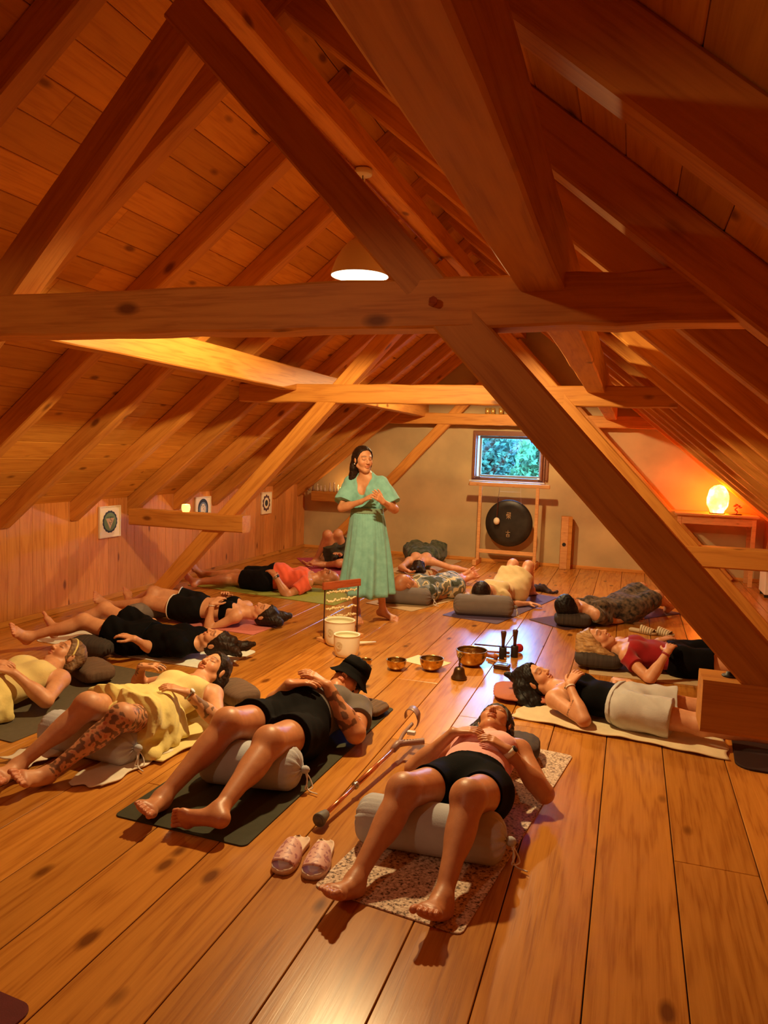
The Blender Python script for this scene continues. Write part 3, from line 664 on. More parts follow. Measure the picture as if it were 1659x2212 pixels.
    def tints(s, P, tattoo):
        n = len(P); col = np.ones((n, 3)); c, f, u, r = s.c, s.face, s.crown, s.hr; m = s.hs
        Q = (P - c) / m; x, y, z = Q @ r, Q @ f, Q @ u; near = (y > .03) & (np.abs(x) < .07) & (np.abs(z) < .12)
        def paint(mask, c_, a): col[mask] = col[mask] * (1 - a) + np.array(c_) * a
        def soft(w, c_, a): w = np.clip(w, 0, 1)[:, None] * a; col[:] = col * (1 - w) + np.array(c_) * w
        nf = near.astype(float)
        soft(nf * (1.6 - 1.3 * ((x / .0235) ** 2 + ((z + .0615) / .0115) ** 2)) * (y > .066), (0.86, .42, .45), .7)
        for sx in (-1, 1):
            bz = .0275 - (np.abs(x) - .026) ** 2 * 9; xe = np.abs(x - sx * .031) / .021
            soft(nf * (1.7 - np.abs(z - bz) / .0042) * (1 - xe ** 6) * (xe < 1), (.20, .13, .10), .8)
            lz = -.0045 + ((x - sx * .031) / .016) ** 2 * .0035; xe = np.abs(x - sx * .031) / .0175
            soft(nf * (1.5 - np.abs(z - lz) / .0028) * (xe < 1), (.13, .08, .07), .9)
            soft(nf * (1 - ((x - sx * .031) / .021) ** 2 - ((z - .005) / .012) ** 2), (.70, .52, .50), .45)
            soft(nf * (1 - ((x - sx * .04) ** 2 + (z + .032) ** 2) / .0007), (1.0, .80, .78), .5)
            soft((np.abs(y - .088) < .02) * (1 - (((x - sx * .006) / .004) ** 2 + ((z + .040) / .003) ** 2)) * nf, (.3, .15, .12), .8)
        for q in 'LR':      # soles, toes and nails a little pinker
            a, d, dor, med = s.ft[q]; T = (P - a) @ d; Dd = (P - a) @ dor; M_ = np.abs((P - a) @ med)
            ok = ((T > -.08) & (T < .22) & (M_ < .07) & (Dd > -.12)).astype(float)
            soft(ok * (-.045 * s.g - Dd) / .02, (1.06, .82, .86), .6); soft(ok * (T - .125 * s.g) / .03, (1.04, .78, .82), .5)
        if tattoo is not None:
            for (joint_a, joint_b, t0, t1, amt, sc_) in tattoo:
                a, b = s.J[joint_a], s.J[joint_b]; ab = b - a; t = ((P - a) @ ab) / (ab @ ab); dist = np.linalg.norm(P - a - np.outer(t, ab), axis=1)
                k = (t > t0) & (t < t1) & (dist < .085)
                v = np.sin(P[:, 0] * 61 * sc_ + 2 * np.sin(P[:, 1] * 37 * sc_)) * np.sin(P[:, 1] * 53 * sc_ + 2 * np.sin(P[:, 2] * 43 * sc_ + 1)) + .6 * np.sin(P[:, 2] * 97 * sc_ + P[:, 0] * 30) * np.sin(P[:, 1] * 110 * sc_)
                k2 = k & (v > (1 - amt) * 1.0 - .25); paint(k2, (.16, .15, .14), .82)
                if sc_ == 1.75: paint(k & (v < -.95), (.75, .22, .18), .6)
        return col
    # ---- garments
    def garment(s, name, mat, fn, wr=0.003, wf=16, gcuts=(), floor=True, h=None, label=None, seed=1):
        F = Field(h or s.h * 1.05); fn(s, F); P, Fc = F.build(wr, wf, gcuts, seed)
        o = npmesh(name, P - s.o, Fc, mat, s.root, (s.floor - s.o[2] + 0.0005) if floor else None)
        if label: o['label'] = label
        return o
    def U(s, u): L = np.linalg.norm(s.neck - s.pel) / 0.53; return s.pel + s.up * u * L     # a point on the spine, u metres from the pelvis
    def shorts(s, mat, t=0.45, e=0.010, waist=0.13, flare=0.012, name='shorts', wr=0.003, k=0.04, shin_t=None, wf=16):
        def fn(s, F):
            s.torso(F, e, .05)
            for q in 'LR':
                s.thigh(F, q, e, t, k, flare); F.ball(s.pel + s.rt * (-.07 if q == 'L' else .07) * s.g - s.fr * .035 * s.g - s.up * .03, .088 * s.g * s.w + e, .05)
                if shin_t: s.shin(F, q, e + .004, shin_t)
        return s.garment(name, mat, fn, wr, wf, [(s.U(waist), s.up)])
    def shirt(s, mat, sleeve=0.45, e=0.010, waist=0.06, name='t_shirt', neckcut=None, wr=0.003, flare=0.01, wf=16, strap=False, k=.04):
        def fn(s, F):
            s.torso(F, e, .05)
            for q in 'LR':
                F.ball(s.J['sh' + q], .053 * s.g + e, k) if sleeve else None
                if sleeve:
                    s.uarm(F, q, e, min(sleeve, 1), .03, flare)
                    if sleeve > 1: s.farm(F, q, e, .03, sleeve - 1)
        cuts = [(s.U(waist), -s.up)]
        nc = neckcut or (.505, .35)
        cuts.append((s.U(nc[0]), nrm(s.up + s.fr * nc[1])))
        if not sleeve:
            wd = .125 * s.g * s.w * (1.15 if s.male else 1.0)
            for r in (-1, 1): cuts.append((s.U(.47) + s.rt * r * wd, nrm(s.rt * r * .95 + s.up * .25)))
        return s.garment(name, mat, fn, wr, wf, cuts)
    def dress(s, mat, t=0.7, e=0.012, sleeve=0.4, flare=0.03, name='dress', wr=0.005, k=.11, wf=13, neckcut=None):
        def fn(s, F):
            s.torso(F, e, .05)
            for q in 'LR':
                s.thigh(F, q, e + .006, t, k, flare)
                if sleeve: F.ball(s.J['sh' + q], .053 * s.g + e, .04); s.uarm(F, q, e, sleeve, .03, .01)
        nc = neckcut or (.50, .35); cuts = [(s.U(nc[0]), nrm(s.up + s.fr * nc[1]))]
        if not sleeve:
            for r in (-1, 1): cuts.append((s.U(.47) + s.rt * r * .12 * s.g, nrm(s.rt * r * .95 + s.up * .25)))
        return s.garment(name, mat, fn, wr, wf, cuts)
    def hair(s, mat, strands=(), name='hair', cap=0.010, back=0.0, line=(.062, .070), wr=0.0022, floor=True, bun=None):
        c, f, u, r = s.c, s.face, s.crown, s.hr; m = s.hs
        at = lambda x, y, z: c + (r * x + f * y + u * z) * m
        def fn(s, F):
            cut = [(at(0, line[0], line[1]), nrm(f * .92 - u * .40))]
            F.ell(at(0, -.018, .028), (r, f, u), (.074 * m + cap, .092 * m + cap, .084 * m + cap), .02, cut)
            F.ell(at(0, -.035, -.02), (r, f, u), (.072 * m + cap * .6, .070 * m + cap * .6, .075 * m + cap), .02, cut)
            if bun is not None: F.ball(at(*bun[:3]), bun[3], .02)
            for S in strands:
                pts = [at(*p[:3]) if len(p) == 4 else np.array(p[0]) for p in S]; rs = [p[-1] for p in S]
                for i in range(len(pts) - 1): F.cone(pts[i], pts[i + 1], rs[i], rs[i + 1], .018)
        return s.garment(name, mat, fn, wr, 60, (), floor, h=s.h * .9)
    def watch(s, q, mat, face=None, w=0.022, t=.93, name='wrist_watch'):
        a, b = s.J['el' + q], s.J['wr' + q]; p = a + (b - a) * t; d = nrm(b - a); r = .031 * s.g * (1.14 if s.male else 1)
        rt_ = V(d).to_track_quat('Z', 'Y').to_matrix().to_4x4(); rt_.translation = V(p - s.o)
        bm = bmesh.new(); lathe(bm, [(r - .003, -w / 2), (r, -w / 2), (r + .0015, 0), (r, w / 2), (r - .003, w / 2)], 28, rt_); o = bmo(name, bm, mat, s.root, True)
        if face:
            pn = -s.hd[q][2]; pn = nrm(pn - d * (pn @ d)); bm = bmesh.new(); M = V(pn).to_track_quat('Z', 'Y').to_matrix().to_4x4(); M.translation = V(p + pn * (r + .001) - s.o)
            lathe(bm, [(0, .006), (.013, .006), (.016, .003), (.016, -.002), (0, -.002)], 20, M); bmo('watch_face', bm, face, o, True)
        return o
# ================================================================= LAMPS, FURNITURE, THINGS
def at_xyz(o, x, y, z=0, rz=0): o.location = (x, y, z); o.rotation_euler = (0, 0, rz); return o
# pendant lamp
m_in = plain('glowing_shade_inside', (1, .9, .75), emit=(1.0, .80, .50), estr=6)
m_out = plain('matt_grey_shade', (0.78, 0.72, 0.68), rough=0.5)
def pendant(loc, ztop, label, cord=True):
    t = empty('pendant_lamp', loc, 0, label, 'lamp')
    pr = [(0.022, .235), (0.035, .225), (0.075, .20), (0.115, .155), (0.150, .09), (0.172, .03), (0.180, 0.0)]
    bm = bmesh.new(); lathe(bm, pr, 48); lathe(bm, [(r - .004, z - .001) for r, z in reversed(pr)], 48); o = bmo('lamp_shade', bm, m_out, t, True)
    bm = bmesh.new(); lathe(bm, [(0.0, .012), (0.10, .010), (0.172, .002)], 48); bmo('light_diffuser', bm, m_in, t, True)
    bm = bmesh.new(); lathe(bm, [(0, .275), (.012, .275), (.02, .26), (.024, .232), (.02, .225), (0, .225)], 20); bmo('lamp_socket', bm, m_out, t, True)
    h = ztop - loc[2]
    bm = bmesh.new(); tube(bm, [(0, 0, .26), (0, 0, h - .02)], .0035, 6); bmo('lamp_cord', bm, M_black, t)
    bm = bmesh.new(); lathe(bm, [(0, h - .035), (.055, h - .035), (.057, h - .03), (.057, h - .004), (.05, h), (0, h)], 32); bmo('ceiling_rose', bm, M_white, t, True)
    bm = bmesh.new(); tube(bm, [(0, .03, h - .04), (.0, .03, h - .10)], .004, 6); box(bm, (0.0, .03, h - .11), (.018, .01, .02)); bmo('cord_adjuster', bm, M_white, t)
    return t
pendant((LAMP2.x, LAMP2.y, LAMP2.z), 3.325, 'Farther white-glowing pendant lamp near the gong end, mostly hidden by the beams')
pendant((LAMP0.x, LAMP0.y, LAMP0.z), 3.325, 'Nearest pendant lamp above the entrance end, outside the top left of the picture')
pendant((LAMP.x, LAMP.y, LAMP.z + 0.0), 3.325, 'White-glowing pendant lamp with grey dome shade hanging above the nearest tie beam')
# mats ---------------------------------------------------------------------
def slab(w, L, th, r, mat, name, parent=None, seg=6, wav=0.0):
    bm = bmesh.new(); pts = []
    for cx, cy, a0 in ((w / 2 - r, L / 2 - r, 0), (-w / 2 + r, L / 2 - r, 90), (-w / 2 + r, -L / 2 + r, 180), (w / 2 - r, -L / 2 + r, 270)):
        for i in range(seg + 1): a = math.radians(a0 + 90 * i / seg); pts.append((cx + r * math.cos(a), cy + r * math.sin(a)))
    bo = [bm.verts.new((x, y, 0)) for x, y in pts]; m_ = [bm.verts.new((x, y, th * .7)) for x, y in pts]; tp = [bm.verts.new((x * (1 - th * .5 / w), y * (1 - th * .5 / L), th)) for x, y in pts]
    n = len(pts)
    for i in range(n):
        j = (i + 1) % n; bm.faces.new((bo[i], bo[j], m_[j], m_[i])); bm.faces.new((m_[i], m_[j], tp[j], tp[i]))
    bm.faces.new(tp); bm.faces.new(bo[::-1]); return bmo(name, bm, mat, parent)
def rubber(name, c, c2=None, **k): return plain(name, c, rough=k.pop('rough', 0.75), nscale=k.pop('nscale', 30), col2=c2, noise=.1, bump=.2, bscale=200, spec=0.25, **k)
def mat_(c, ang, w, L, m, label, th=.005, r=.03, z=0.0012, group=None):
    o = slab(w, L, th, r, m, 'yoga_mat'); at_xyz(o, c[0], c[1], z, math.radians(ang)); return tag(o, label, 'mat', group)
m_, n, l, b = newmat('speckled_granite_rubber'); tc = N(n, 'ShaderNodeTexCoord'); vo = N(n, 'ShaderNodeTexNoise'); vo.inputs['Scale'].default_value = 95; vo.inputs['Detail'].default_value = 3; l.new(tc.outputs['Object'], vo.inputs['Vector'])
rp = ramp(n, [(0.36, (0.10, 0.055, 0.035)), (0.43, (0.50, 0.34, 0.25)), (0.56, (0.66, 0.48, 0.36)), (0.62, (0.80, 0.64, 0.50))]); l.new(vo.outputs['Fac'], rp.inputs[0]); l.new(rp.outputs[0], b.inputs['Base Color']); b.inputs['Roughness'].default_value = .8
M_gran = m_
mat_((-1.70, 3.57), -2.0, 0.655, 1.83, rubber('dark_green_rubber', (0.045, 0.040, 0.018)), 'Dark olive green yoga mat under the man in the black hat')
mat_((-0.625, 3.315), -8.0, 0.585, 1.75, M_gran, 'Speckled beige granite-look mat under the woman in the pink top')
mat_((-3.32, 3.83), -5, 0.62, 1.35, rubber('grey_green_rubber', (0.12, 0.095, 0.060)), 'Grey-green mat under the woman in yellow at the left edge', r=.01)
mat_((-3.62, 5.07), 86, 0.60, 1.72, rubber('pale_mint_rubber', (0.80, 0.82, 0.74)), 'Pale white mat with rounded corners under the woman all in black', r=.05)
mat_((-3.78, 7.72), 82, 0.72, 1.95, rubber('lime_rubber', (0.33, 0.36, 0.07)), 'Lime green mat under the man in the coral T-shirt', r=.02)
mat_((-3.45, 6.05), 85, 0.50, 0.9, rubber('pink_rubber', (0.65, 0.20, 0.17)), 'Thin pink mat under the woman in the black bikini top', r=.02)
mat_((-3.95, 9.68), 35, 0.60, 1.5, rubber('magenta_rubber', (0.45, 0.07, 0.13)), 'Magenta mat under the person with raised knees behind the teacher', r=.02)
mat_((-2.12, 8.05), -18, 0.60, 1.35, rubber('tan_rubber', (0.55, 0.38, 0.20)), 'Tan mat under the bald man in a patterned shirt', r=.02)
mat_((-2.72, 10.4), -4, 0.60, 1.6, rubber('cream_rubber', (0.50, 0.35, 0.2)), 'Beige mat near the plaster wall under the woman in the dark green dress', r=.02)
mat_((-1.22, 8.07), -14, 0.60, 1.75, rubber('violet_rubber', (0.13, 0.09, 0.17)), 'Violet-blue mat under the woman in the cream dress', r=.02)
mat_((-0.15, 8.03), -39, 0.50, 1.75, rubber('plum_rubber', (0.12, 0.055, 0.06)), 'Plum coloured mat under the person in the dark patterned dress', r=.03)
mat_((0.62, 6.14), 92, 0.62, 1.70, rubber('ivory_rubber', (0.62, 0.46, 0.26)), 'Ivory mat under the blonde woman in the red top', r=.02)
mat_((0.985, 4.615), 86, 0.64, 0.69, rubber('espresso_rubber', (0.030, 0.012, 0.010)), 'Very dark brown mat with a rounded corner beneath the near short tie', r=.09, th=.012, z=.0012)
mat_((-1.92, 0.78), -5, 0.62, 1.80, rubber('maroon_rubber', (0.12, 0.018, 0.018)), 'Corner of a maroon mat at the lower left edge of the picture', r=.05)
# towels and draped cloths -------------------------------------------------
def towel(name, quad, m, label, z=0.007, th=.006, amp=.008, nx=34, ny=60, seed=1, fr=9.0, cat='towel', edge=.012):
    """quad: four floor corners in order; a soft cloth with small folds"""
    c = sum((V((*p, 0)) for p in quad), V()) / 4; rs = random.Random(seed); a, b_, c_, d = [V((*p, 0)) - c for p in quad]
    bm = bmesh.new(); g = []
    for j in range(ny + 1):
        row = []
        for i in range(nx + 1):
            u, v = i / nx, j / ny
            p = (a * (1 - u) + b_ * u) * (1 - v) + (d * (1 - u) + c_ * u) * v
            e = edge * math.sin(v * 17 + seed) * (1 if u > .5 else -1) * abs(2 * u - 1) ** 3; e2 = edge * math.sin(u * 13 + seed) * (1 if v > .5 else -1) * abs(2 * v - 1) ** 3
            p = p + (b_ - a).normalized() * e + (d - a).normalized() * e2
            h = amp * (0.5 + 0.5 * math.sin(p.x * fr * 2.1 + 2.2 * math.sin(p.y * fr * .8 + seed)) * math.sin(p.y * fr * 1.7 + 1.8 * math.sin(p.x * fr + seed)))
            row.append(bm.verts.new((p.x, p.y, z + h + .003)))
        g.append(row)
    for j in range(ny):
        for i in range(nx): bm.faces.new((g[j][i], g[j][i + 1], g[j + 1][i + 1], g[j + 1][i]))
    o = bmo(name, bm, m, None, True); o.location = c; s_ = o.modifiers.new('thick', 'SOLIDIFY'); s_.thickness = th; s_.offset = -1; return tag(o, label, cat)
M_tow = cloth('ivory_terry', (0.80, 0.66, 0.42), bump=.6, bscale=220); M_twhite = cloth('white_terry', (0.82, 0.72, 0.58), bump=.6, bscale=220); M_tyel = cloth('pale_yellow_terry', (0.80, 0.66, 0.28), bump=.6, bscale=220)
towel('beach_towel', [(-0.63, 4.60), (0.60, 4.41), (0.62, 5.06), (-0.52, 5.16)], M_tow, 'Ivory towel under the woman with grey shorts', amp=.014, seed=3, nx=70, ny=34)
towel('bath_towel', [(-2.46, 2.83), (-2.27, 2.86), (-2.22, 3.4), (-2.50, 3.5)], M_twhite, 'White towel corner by the tattooed feet', seed=5, nx=20, ny=30)
towel('bath_towel', [(-2.92, 2.92), (-2.74, 2.9), (-2.7, 3.15), (-2.90, 3.22)], M_twhite, 'Rumpled white towel end at the left, beside the grey bolster', seed=8, nx=18, ny=18, amp=.03)
towel('beach_towel', [(-2.62, 3.35), (-2.18, 3.20), (-2.08, 4.15), (-2.60, 4.30)], M_tyel, 'Pale yellow towel beneath the tattooed woman', seed=9, amp=.014, nx=30, ny=50)
# bolsters and cushions ----------------------------------------------------
def clothsh(name, c): return cloth(name, c, noise=.08)
M_bol = clothsh('light_grey_cotton', (0.50, 0.51, 0.56)); M_bold = clothsh('taupe_grey_cotton', (0.20, 0.165, 0.15)); M_cord = clothsh('white_cord', (0.8, 0.74, 0.68))
def bolster(c, ang, L, r, m, label, tie=1, group=None):
    root = empty('bolster', (c[0], c[1], 0.008), math.radians(ang), label, 'bolster', group)
    bm = bmesh.new(); n = 72; prof = []
    for i in range(9): a = i / 8 * PI / 2; prof.append((-L / 2 + r * .62 * (1 - math.cos(a)) * 1.0, r * (.08 + .92 * math.sin(a))))
    prof += [(-L / 4, r * 1.01), (0, r * 1.015), (L / 4, r * 1.01)]
    for i in range(9): a = (8 - i) / 8 * PI / 2; prof.append((L / 2 - r * .62 * (1 - math.cos(a)), r * (.08 + .92 * math.sin(a))))
    rings = []
    for k, (x, rr) in enumerate(prof):
        e = max(0, abs(x) / (L / 2) - .72) / .28; row = []
        for i in range(n):
            a = 2 * PI * i / n; pl = 1 + .045 * e * math.sin(a * 19 + 2 * math.sin(a * 3)) ; z = rr * pl * math.sin(a); y = rr * pl * math.cos(a) * 1.04
            if z < -r * .9: z = -r * .9
            row.append(bm.verts.new((x + .004 * e * math.sin(a * 11), y, z + r * .9)))
        rings.append(row)
    for A, B in zip(rings, rings[1:]):
        for i in range(n): bm.faces.new((A[i], B[i], B[(i + 1) % n], A[(i + 1) % n]))
    bm.faces.new(rings[0][::-1]); bm.faces.new(rings[-1]); bmesh.ops.recalc_face_normals(bm, faces=list(bm.faces))
    bmo('bolster_cover', bm, m, root, True)
    for s in ((1, -1) if tie == 2 else (tie,)):
        x = s * (L / 2 + .018); bm = bmesh.new()
        bmesh.ops.create_icosphere(bm, subdivisions=2, radius=.020, matrix=Matrix.Translation((x, 0, r * .9)) @ Matrix.Diagonal((1.2, 1, 1, 1))); bmo('bolster_knot', bm, m, root, True)
        bm = bmesh.new(); tube(bm, smoothpath([(x, 0, r * .9), (x + s * .015, -.01, r * .75), (x + s * .015, -.02, r * .3), (x + s * .03, -.03, .006), (x + s * .075, -.05, .005)]), .003, 6)
        tube(bm, smoothpath([(x, 0, r * .85), (x + s * .02, -.03, r * .5), (x + s * .012, -.035, .015), (x + s * .04, -.005, .012), (x + s * .02, 0.01, r * .5), (x, .0, r * .8)]), .003, 6)
        bmo('drawstring', bm, M_cord, root, True)
    return root
bolster((-0.70, 2.90), 3, 0.62, 0.100, M_bol, 'Light grey bolster under the knees of the woman in the pink top')
bolster((-1.66, 3.17), 9, 0.50, 0.105, M_bol, 'Light grey bolster with knotted end under the man in the black hat')
bolster((-2.59, 3.16), -5, 0.60, 0.100, M_bol, 'Light grey bolster under the tattooed legs')
bolster((-4.15, 5.93), 78, 0.56, 0.085, M_bold, 'Round grey bolster end under the knees of the woman in the black bikini top', tie=-1)
bolster((-2.20, 7.66), 8, 0.52, 0.092, M_bold, 'Grey-brown bolster under the head of the bald man')
bolster((-1.34, 7.47), 12, 0.60, 0.108, M_bold, 'Grey-brown bolster under the dark-haired woman in the cream dress')
def cushion(c, ang, s, m, label, ribs=0, p=.6):
    bm = bmesh.new(); bmesh.ops.create_uvsphere(bm, u_segments=64, v_segments=28, radius=1)
    for v in bm.verts:
        x, y, z = v.co; rr = math.hypot(x, y); a = math.atan2(y, x)
        sq = 1 / max(abs(math.cos(a)) ** 4 + abs(math.sin(a)) ** 4, 1e-6) ** .25; wr_ = 1 + .012 * math.sin(a * 23) * rr
        v.co = (x * sq * wr_ * s[0] / 2, y * sq * wr_ * s[1] / 2, (abs(z) ** p * (1 if z > 0 else -1) * .5 + .5) * s[2])
    for v in bm.verts:
        if ribs: v.co.z += .002 * math.sin(v.co.x * ribs)
    o = bmo('cushion', bm, m, None, True); at_xyz(o, c[0], c[1], .007, math.radians(ang)); return tag(o, label, 'cushion')
M_cush = plain('ribbed_brown_cotton', (0.17, 0.095, 0.055), rough=.9, col2=(0.10, 0.055, 0.032), nscale=6, stretch=(30, 1, 1), bump=.3); M_cdark = plain('dark_ribbed_cotton', (0.060, 0.042, 0.032), rough=.9, col2=(0.03, 0.022, 0.018), nscale=6, stretch=(30, 1, 1), bump=.3)
cushion((-3.42, 4.19), -30, (0.36, 0.24, 0.13), M_cush, 'Brown ribbed cushion under the head of the woman in yellow at the left edge', 180)
cushion((-3.80, 4.66), 10, (0.36, 0.24, 0.15), M_cdark, 'Dark green-brown cushion on the floor below the pale mat', 180)
cushion((-2.30, 4.17), -35, (0.36, 0.22, 0.13), M_cush, 'Brown ribbed cushion under the head of the tattooed woman', 180)
cushion((-1.50, 4.33), -10, (0.30, 0.22, 0.07), M_cush, 'Brown ribbed cushion half hidden behind the man in the black hat', 180)
cushion((-0.55, 4.00), 5, (0.34, 0.26, 0.12), plain('grey_knit', (0.085, 0.062, 0.058), rough=.9, bump=.3, noise=.3), 'Dark grey cushion under the head of the woman in the pink top', 160)
cushion((-0.46, 7.40), 8, (0.34, 0.26, 0.13), M_cdark, 'Dark ribbed cushion under the black-haired head of the person in the patterned dress', 180)
cushion((-0.16, 6.03), 4, (0.36, 0.30, 0.13), M_cdark, 'Dark ribbed cushion under the blonde head', 180)
cushion((-0.60, 5.06), 8, (0.42, 0.40, 0.055), clothsh('terracotta_cotton', (0.48, 0.15, 0.08)), 'Flat terracotta cushion beneath the dark-haired woman in grey shorts', 0, 1.0)
# singing bowls and small instruments ---------------------------------------
def bowl(c, r, h, m, name, label, th=.004, cat='bowl', group=None, curve=.62, foot=.45):
    pr = []; n = 14
    for i in range(n + 1):
        t = i / n; a = t * PI / 2; pr.append((r * (foot + (1 - foot) * math.sin(a) ** curve) if t > 0 else r * foot, h * (1 - math.cos(a)) ** .85))
    pr = [(0, 0)] + pr; inn = [(max(x - th, 0), z + th * .6) for x, z in pr[1:-1]]; top = [(r + th * .35, h + th * .3), (r - th * 1.2, h + th * .3), (r - th * 1.2, h - th * 2)]
    bm = bmesh.new(); lathe(bm, pr + top + [(x, z) for x, z in reversed(inn)] + [(0, th)], 48); bmesh.ops.recalc_face_normals(bm, faces=list(bm.faces))
    o = bmo(name, bm, m, None, True); at_xyz(o, c[0], c[1], 0.002); return tag(o, label, cat, group)
for c, r, h, w_ in (((-1.825, 5.29), .047, .050, 'Smallest bronze singing bowl, leftmost of the row of four'), ((-1.585, 5.30), .075, .075, 'Second bronze singing bowl from the left of the row'), ((-1.34, 5.40), .090, .090, 'Third bronze singing bowl, standing in front of the pale paper sheet'), ((-1.09, 5.66), .120, .120, 'Largest bronze singing bowl, rightmost of the row, behind the bell')):
    bowl(c, r, h, M_brass, 'singing_bowl', w_, .005, group='bronze singing bowls in a row', foot=.42, curve=.85)
M_crys = plain('frosted_quartz', (0.96, 0.92, 0.74), rough=.5, noise=.02)
def crystal(c, r, h, label):
    root = bowl(c, r, h, M_crys, 'crystal_bowl', label, .008, curve=.30, foot=.55, group='white crystal bowls')
    bm = bmesh.new(); a0 = -PI / 2 - .25   # etched flower mandala facing the camera
    def P_(u, v): a = a0 + u / r; return ((r + .0006) * math.cos(a), (r + .0006) * math.sin(a), h * .60 + v)
    for k in range(8):
        t0 = k * PI / 4; tube(bm, [P_(.030 * (.5 + .5 * math.cos(x * PI / 4 * 1.0 - PI)) * math.cos(t0) * 0 + .012 * math.cos(t0) + .014 * math.cos(t0 + x * PI / 4), .012 * math.sin(t0) + .014 * math.sin(t0 + x * PI / 4)) for x in range(9)], .0006, 4)
    tube(bm, [P_(.029 * math.cos(x * PI / 12), .029 * math.sin(x * PI / 12)) for x in range(25)], .0006, 4)
    bmo('etched_flower', bm, plain('etched_grey', (0.62, .50, .30), rough=.6), root); return root
crystal((-2.24, 5.80), .128, .205, 'Larger white crystal bowl, rear one in front of the shell chime')
crystal((-2.06, 5.50), .104, .170, 'Smaller white crystal bowl in front, pale yellow in the lamp light')
# hand bell
M_obr = plain('dark_bronze', (0.16, 0.10, 0.05), rough=.38, metal=.9, noise=.3, bump=.3)
t = empty('hand_bell', (-1.10, 5.27, .002), 0, 'Dark bronze hand bell with ornate handle standing in front of the largest bowl', 'bell')
bm = bmesh.new(); lathe(bm, [(0, .004), (.046, 0), (.058, .004), (.056, .014), (.046, .028), (.040, .05), (.038, .068), (.030, .082), (.012, .09), (0, .092)], 36); bmo('bell_body', bm, M_obr, t, True)
bm = bmesh.new(); lathe(bm, [(0, .088), (.010, .09), (.006, .10), (.010, .108), (.006, .116), (.007, .14), (.010, .146), (.0, .15)], 16)
for a in range(4): tube(bm, smoothpath([(0, 0, .145), (.014 * math.cos(a * PI / 2), .014 * math.sin(a * PI / 2), .160), (.010 * math.cos(a * PI / 2), .010 * math.sin(a * PI / 2), .178), (0, 0, .192)]), .0028, 6)
bmo('bell_handle', bm, M_obr, t, True)
bm = bmesh.new(); box(bm, (0, 0, .0005), (.32, .22, .001)); o = bmo('paper_sheet', bm, plain('cream_paper', (0.85, 0.74, 0.42), rough=.8)); at_xyz(o, -1.43, 5.60, .002, -.35); tag(o, 'Cream sheet of paper lying behind the third bronze bowl', 'paper')
def upright_mallet(c, label):
    t = empty('wooden_mallet', (c[0], c[1], .002), 0, label, 'mallet', 'dark upright mallets')
    bm = bmesh.new(); lathe(bm, [(0, 0), (.028, 0), (.030, .006), (.030, .085), (.026, .092), (0, .093)], 24); bmo('mallet_head', bm, M_black, t, True)
    bm = bmesh.new(); lathe(bm, [(0, .09), (.014, .092), (.013, .12), (.016, .16), (.021, .195), (.023, .215), (.016, .224), (0, .226)], 20); bmo('mallet_handle', bm, M_darkw, t, True)
upright_mallet((-0.895, 5.95), 'Dark wooden mallet standing upright, left one of the pair'); upright_mallet((-0.815, 6.04), 'Dark wooden mallet standing upright, right one beside the red mallet head')
def rod_thing(name, a, b, r0, r1, m, label, cat, head=None):
    a = V(a); b = V(b); t = empty(name, a, 0, label, cat) if head else None
    bm = bmesh.new(); tube(bm, [V(), (b - a) * .5, b - a], [r0, (r0 + r1) / 2, r1], 10)
    o = bmo('mallet_stick' if head else name, bm, m, t, True)
    if not head: o.location = a; tag(o, label, cat)
    else:
        bm = bmesh.new(); bmesh.ops.create_uvsphere(bm, u_segments=20, v_segments=12, radius=head[0], matrix=Matrix.Translation(b - a)); bmo('mallet_head', bm, head[1], t, True)
rod_thing('felt_mallet', (-1.17, 6.17, .035), (-0.80, 6.20, .038), .006, .006, M_darkw, 'Mallet with a red felt head lying behind the upright mallets', 'mallet', (.036, cloth('red_felt', (0.45, 0.012, 0.01))))
rod_thing('wooden_striker', (-1.08, 6.05, .016), (-0.86, 6.09, .016), .007, .012, M_redw, 'Thin brown striker lying left of the upright mallets', 'striker')
rod_thing('wooden_striker', (-1.02, 5.93, .018), (-0.93, 5.90, .018), .014, .016, M_redw, 'Short thick brown striker lying by the largest bowl', 'striker')
rod_thing('bamboo_stick', (-0.99, 5.84, .012), (-0.90, 5.79, .012), .008, .008, M_lightw, 'Short pale stick lying right of the largest bowl', 'stick')
rod_thing('bamboo_stick', (-0.97, 5.99, .022), (-0.86, 5.92, .010), .007, .007, M_lightw, 'Pale stick leaning by the left upright mallet', 'stick')
t = empty('thumb_piano', (-0.855, 5.67, .002), -.1, 'Small dark box with a row of pale metal tines below the upright mallets', 'instrument')
bm = bmesh.new(); box(bm, (0, 0, .016), (.115, .085, .032)); bevel(bm, .006); bmo('instrument_body', bm, M_darkw, t)
bm = bmesh.new()
for k in range(10): box(bm, (-.036 + k * .008, -.004 + .002 * (k % 2), .036), (.005, .05, .002))
box(bm, (0, .02, .038), (.085, .006, .005)); bmo('tines', bm, M_steel, t)
rod_thing('crystal_mallet', (-2.09, 5.83, .02), (-1.96, 5.93, .02), .016, .007, plain('frosted_white', (0.85, .78, .62), rough=.4), 'White striker lying right of the crystal bowls', 'striker')
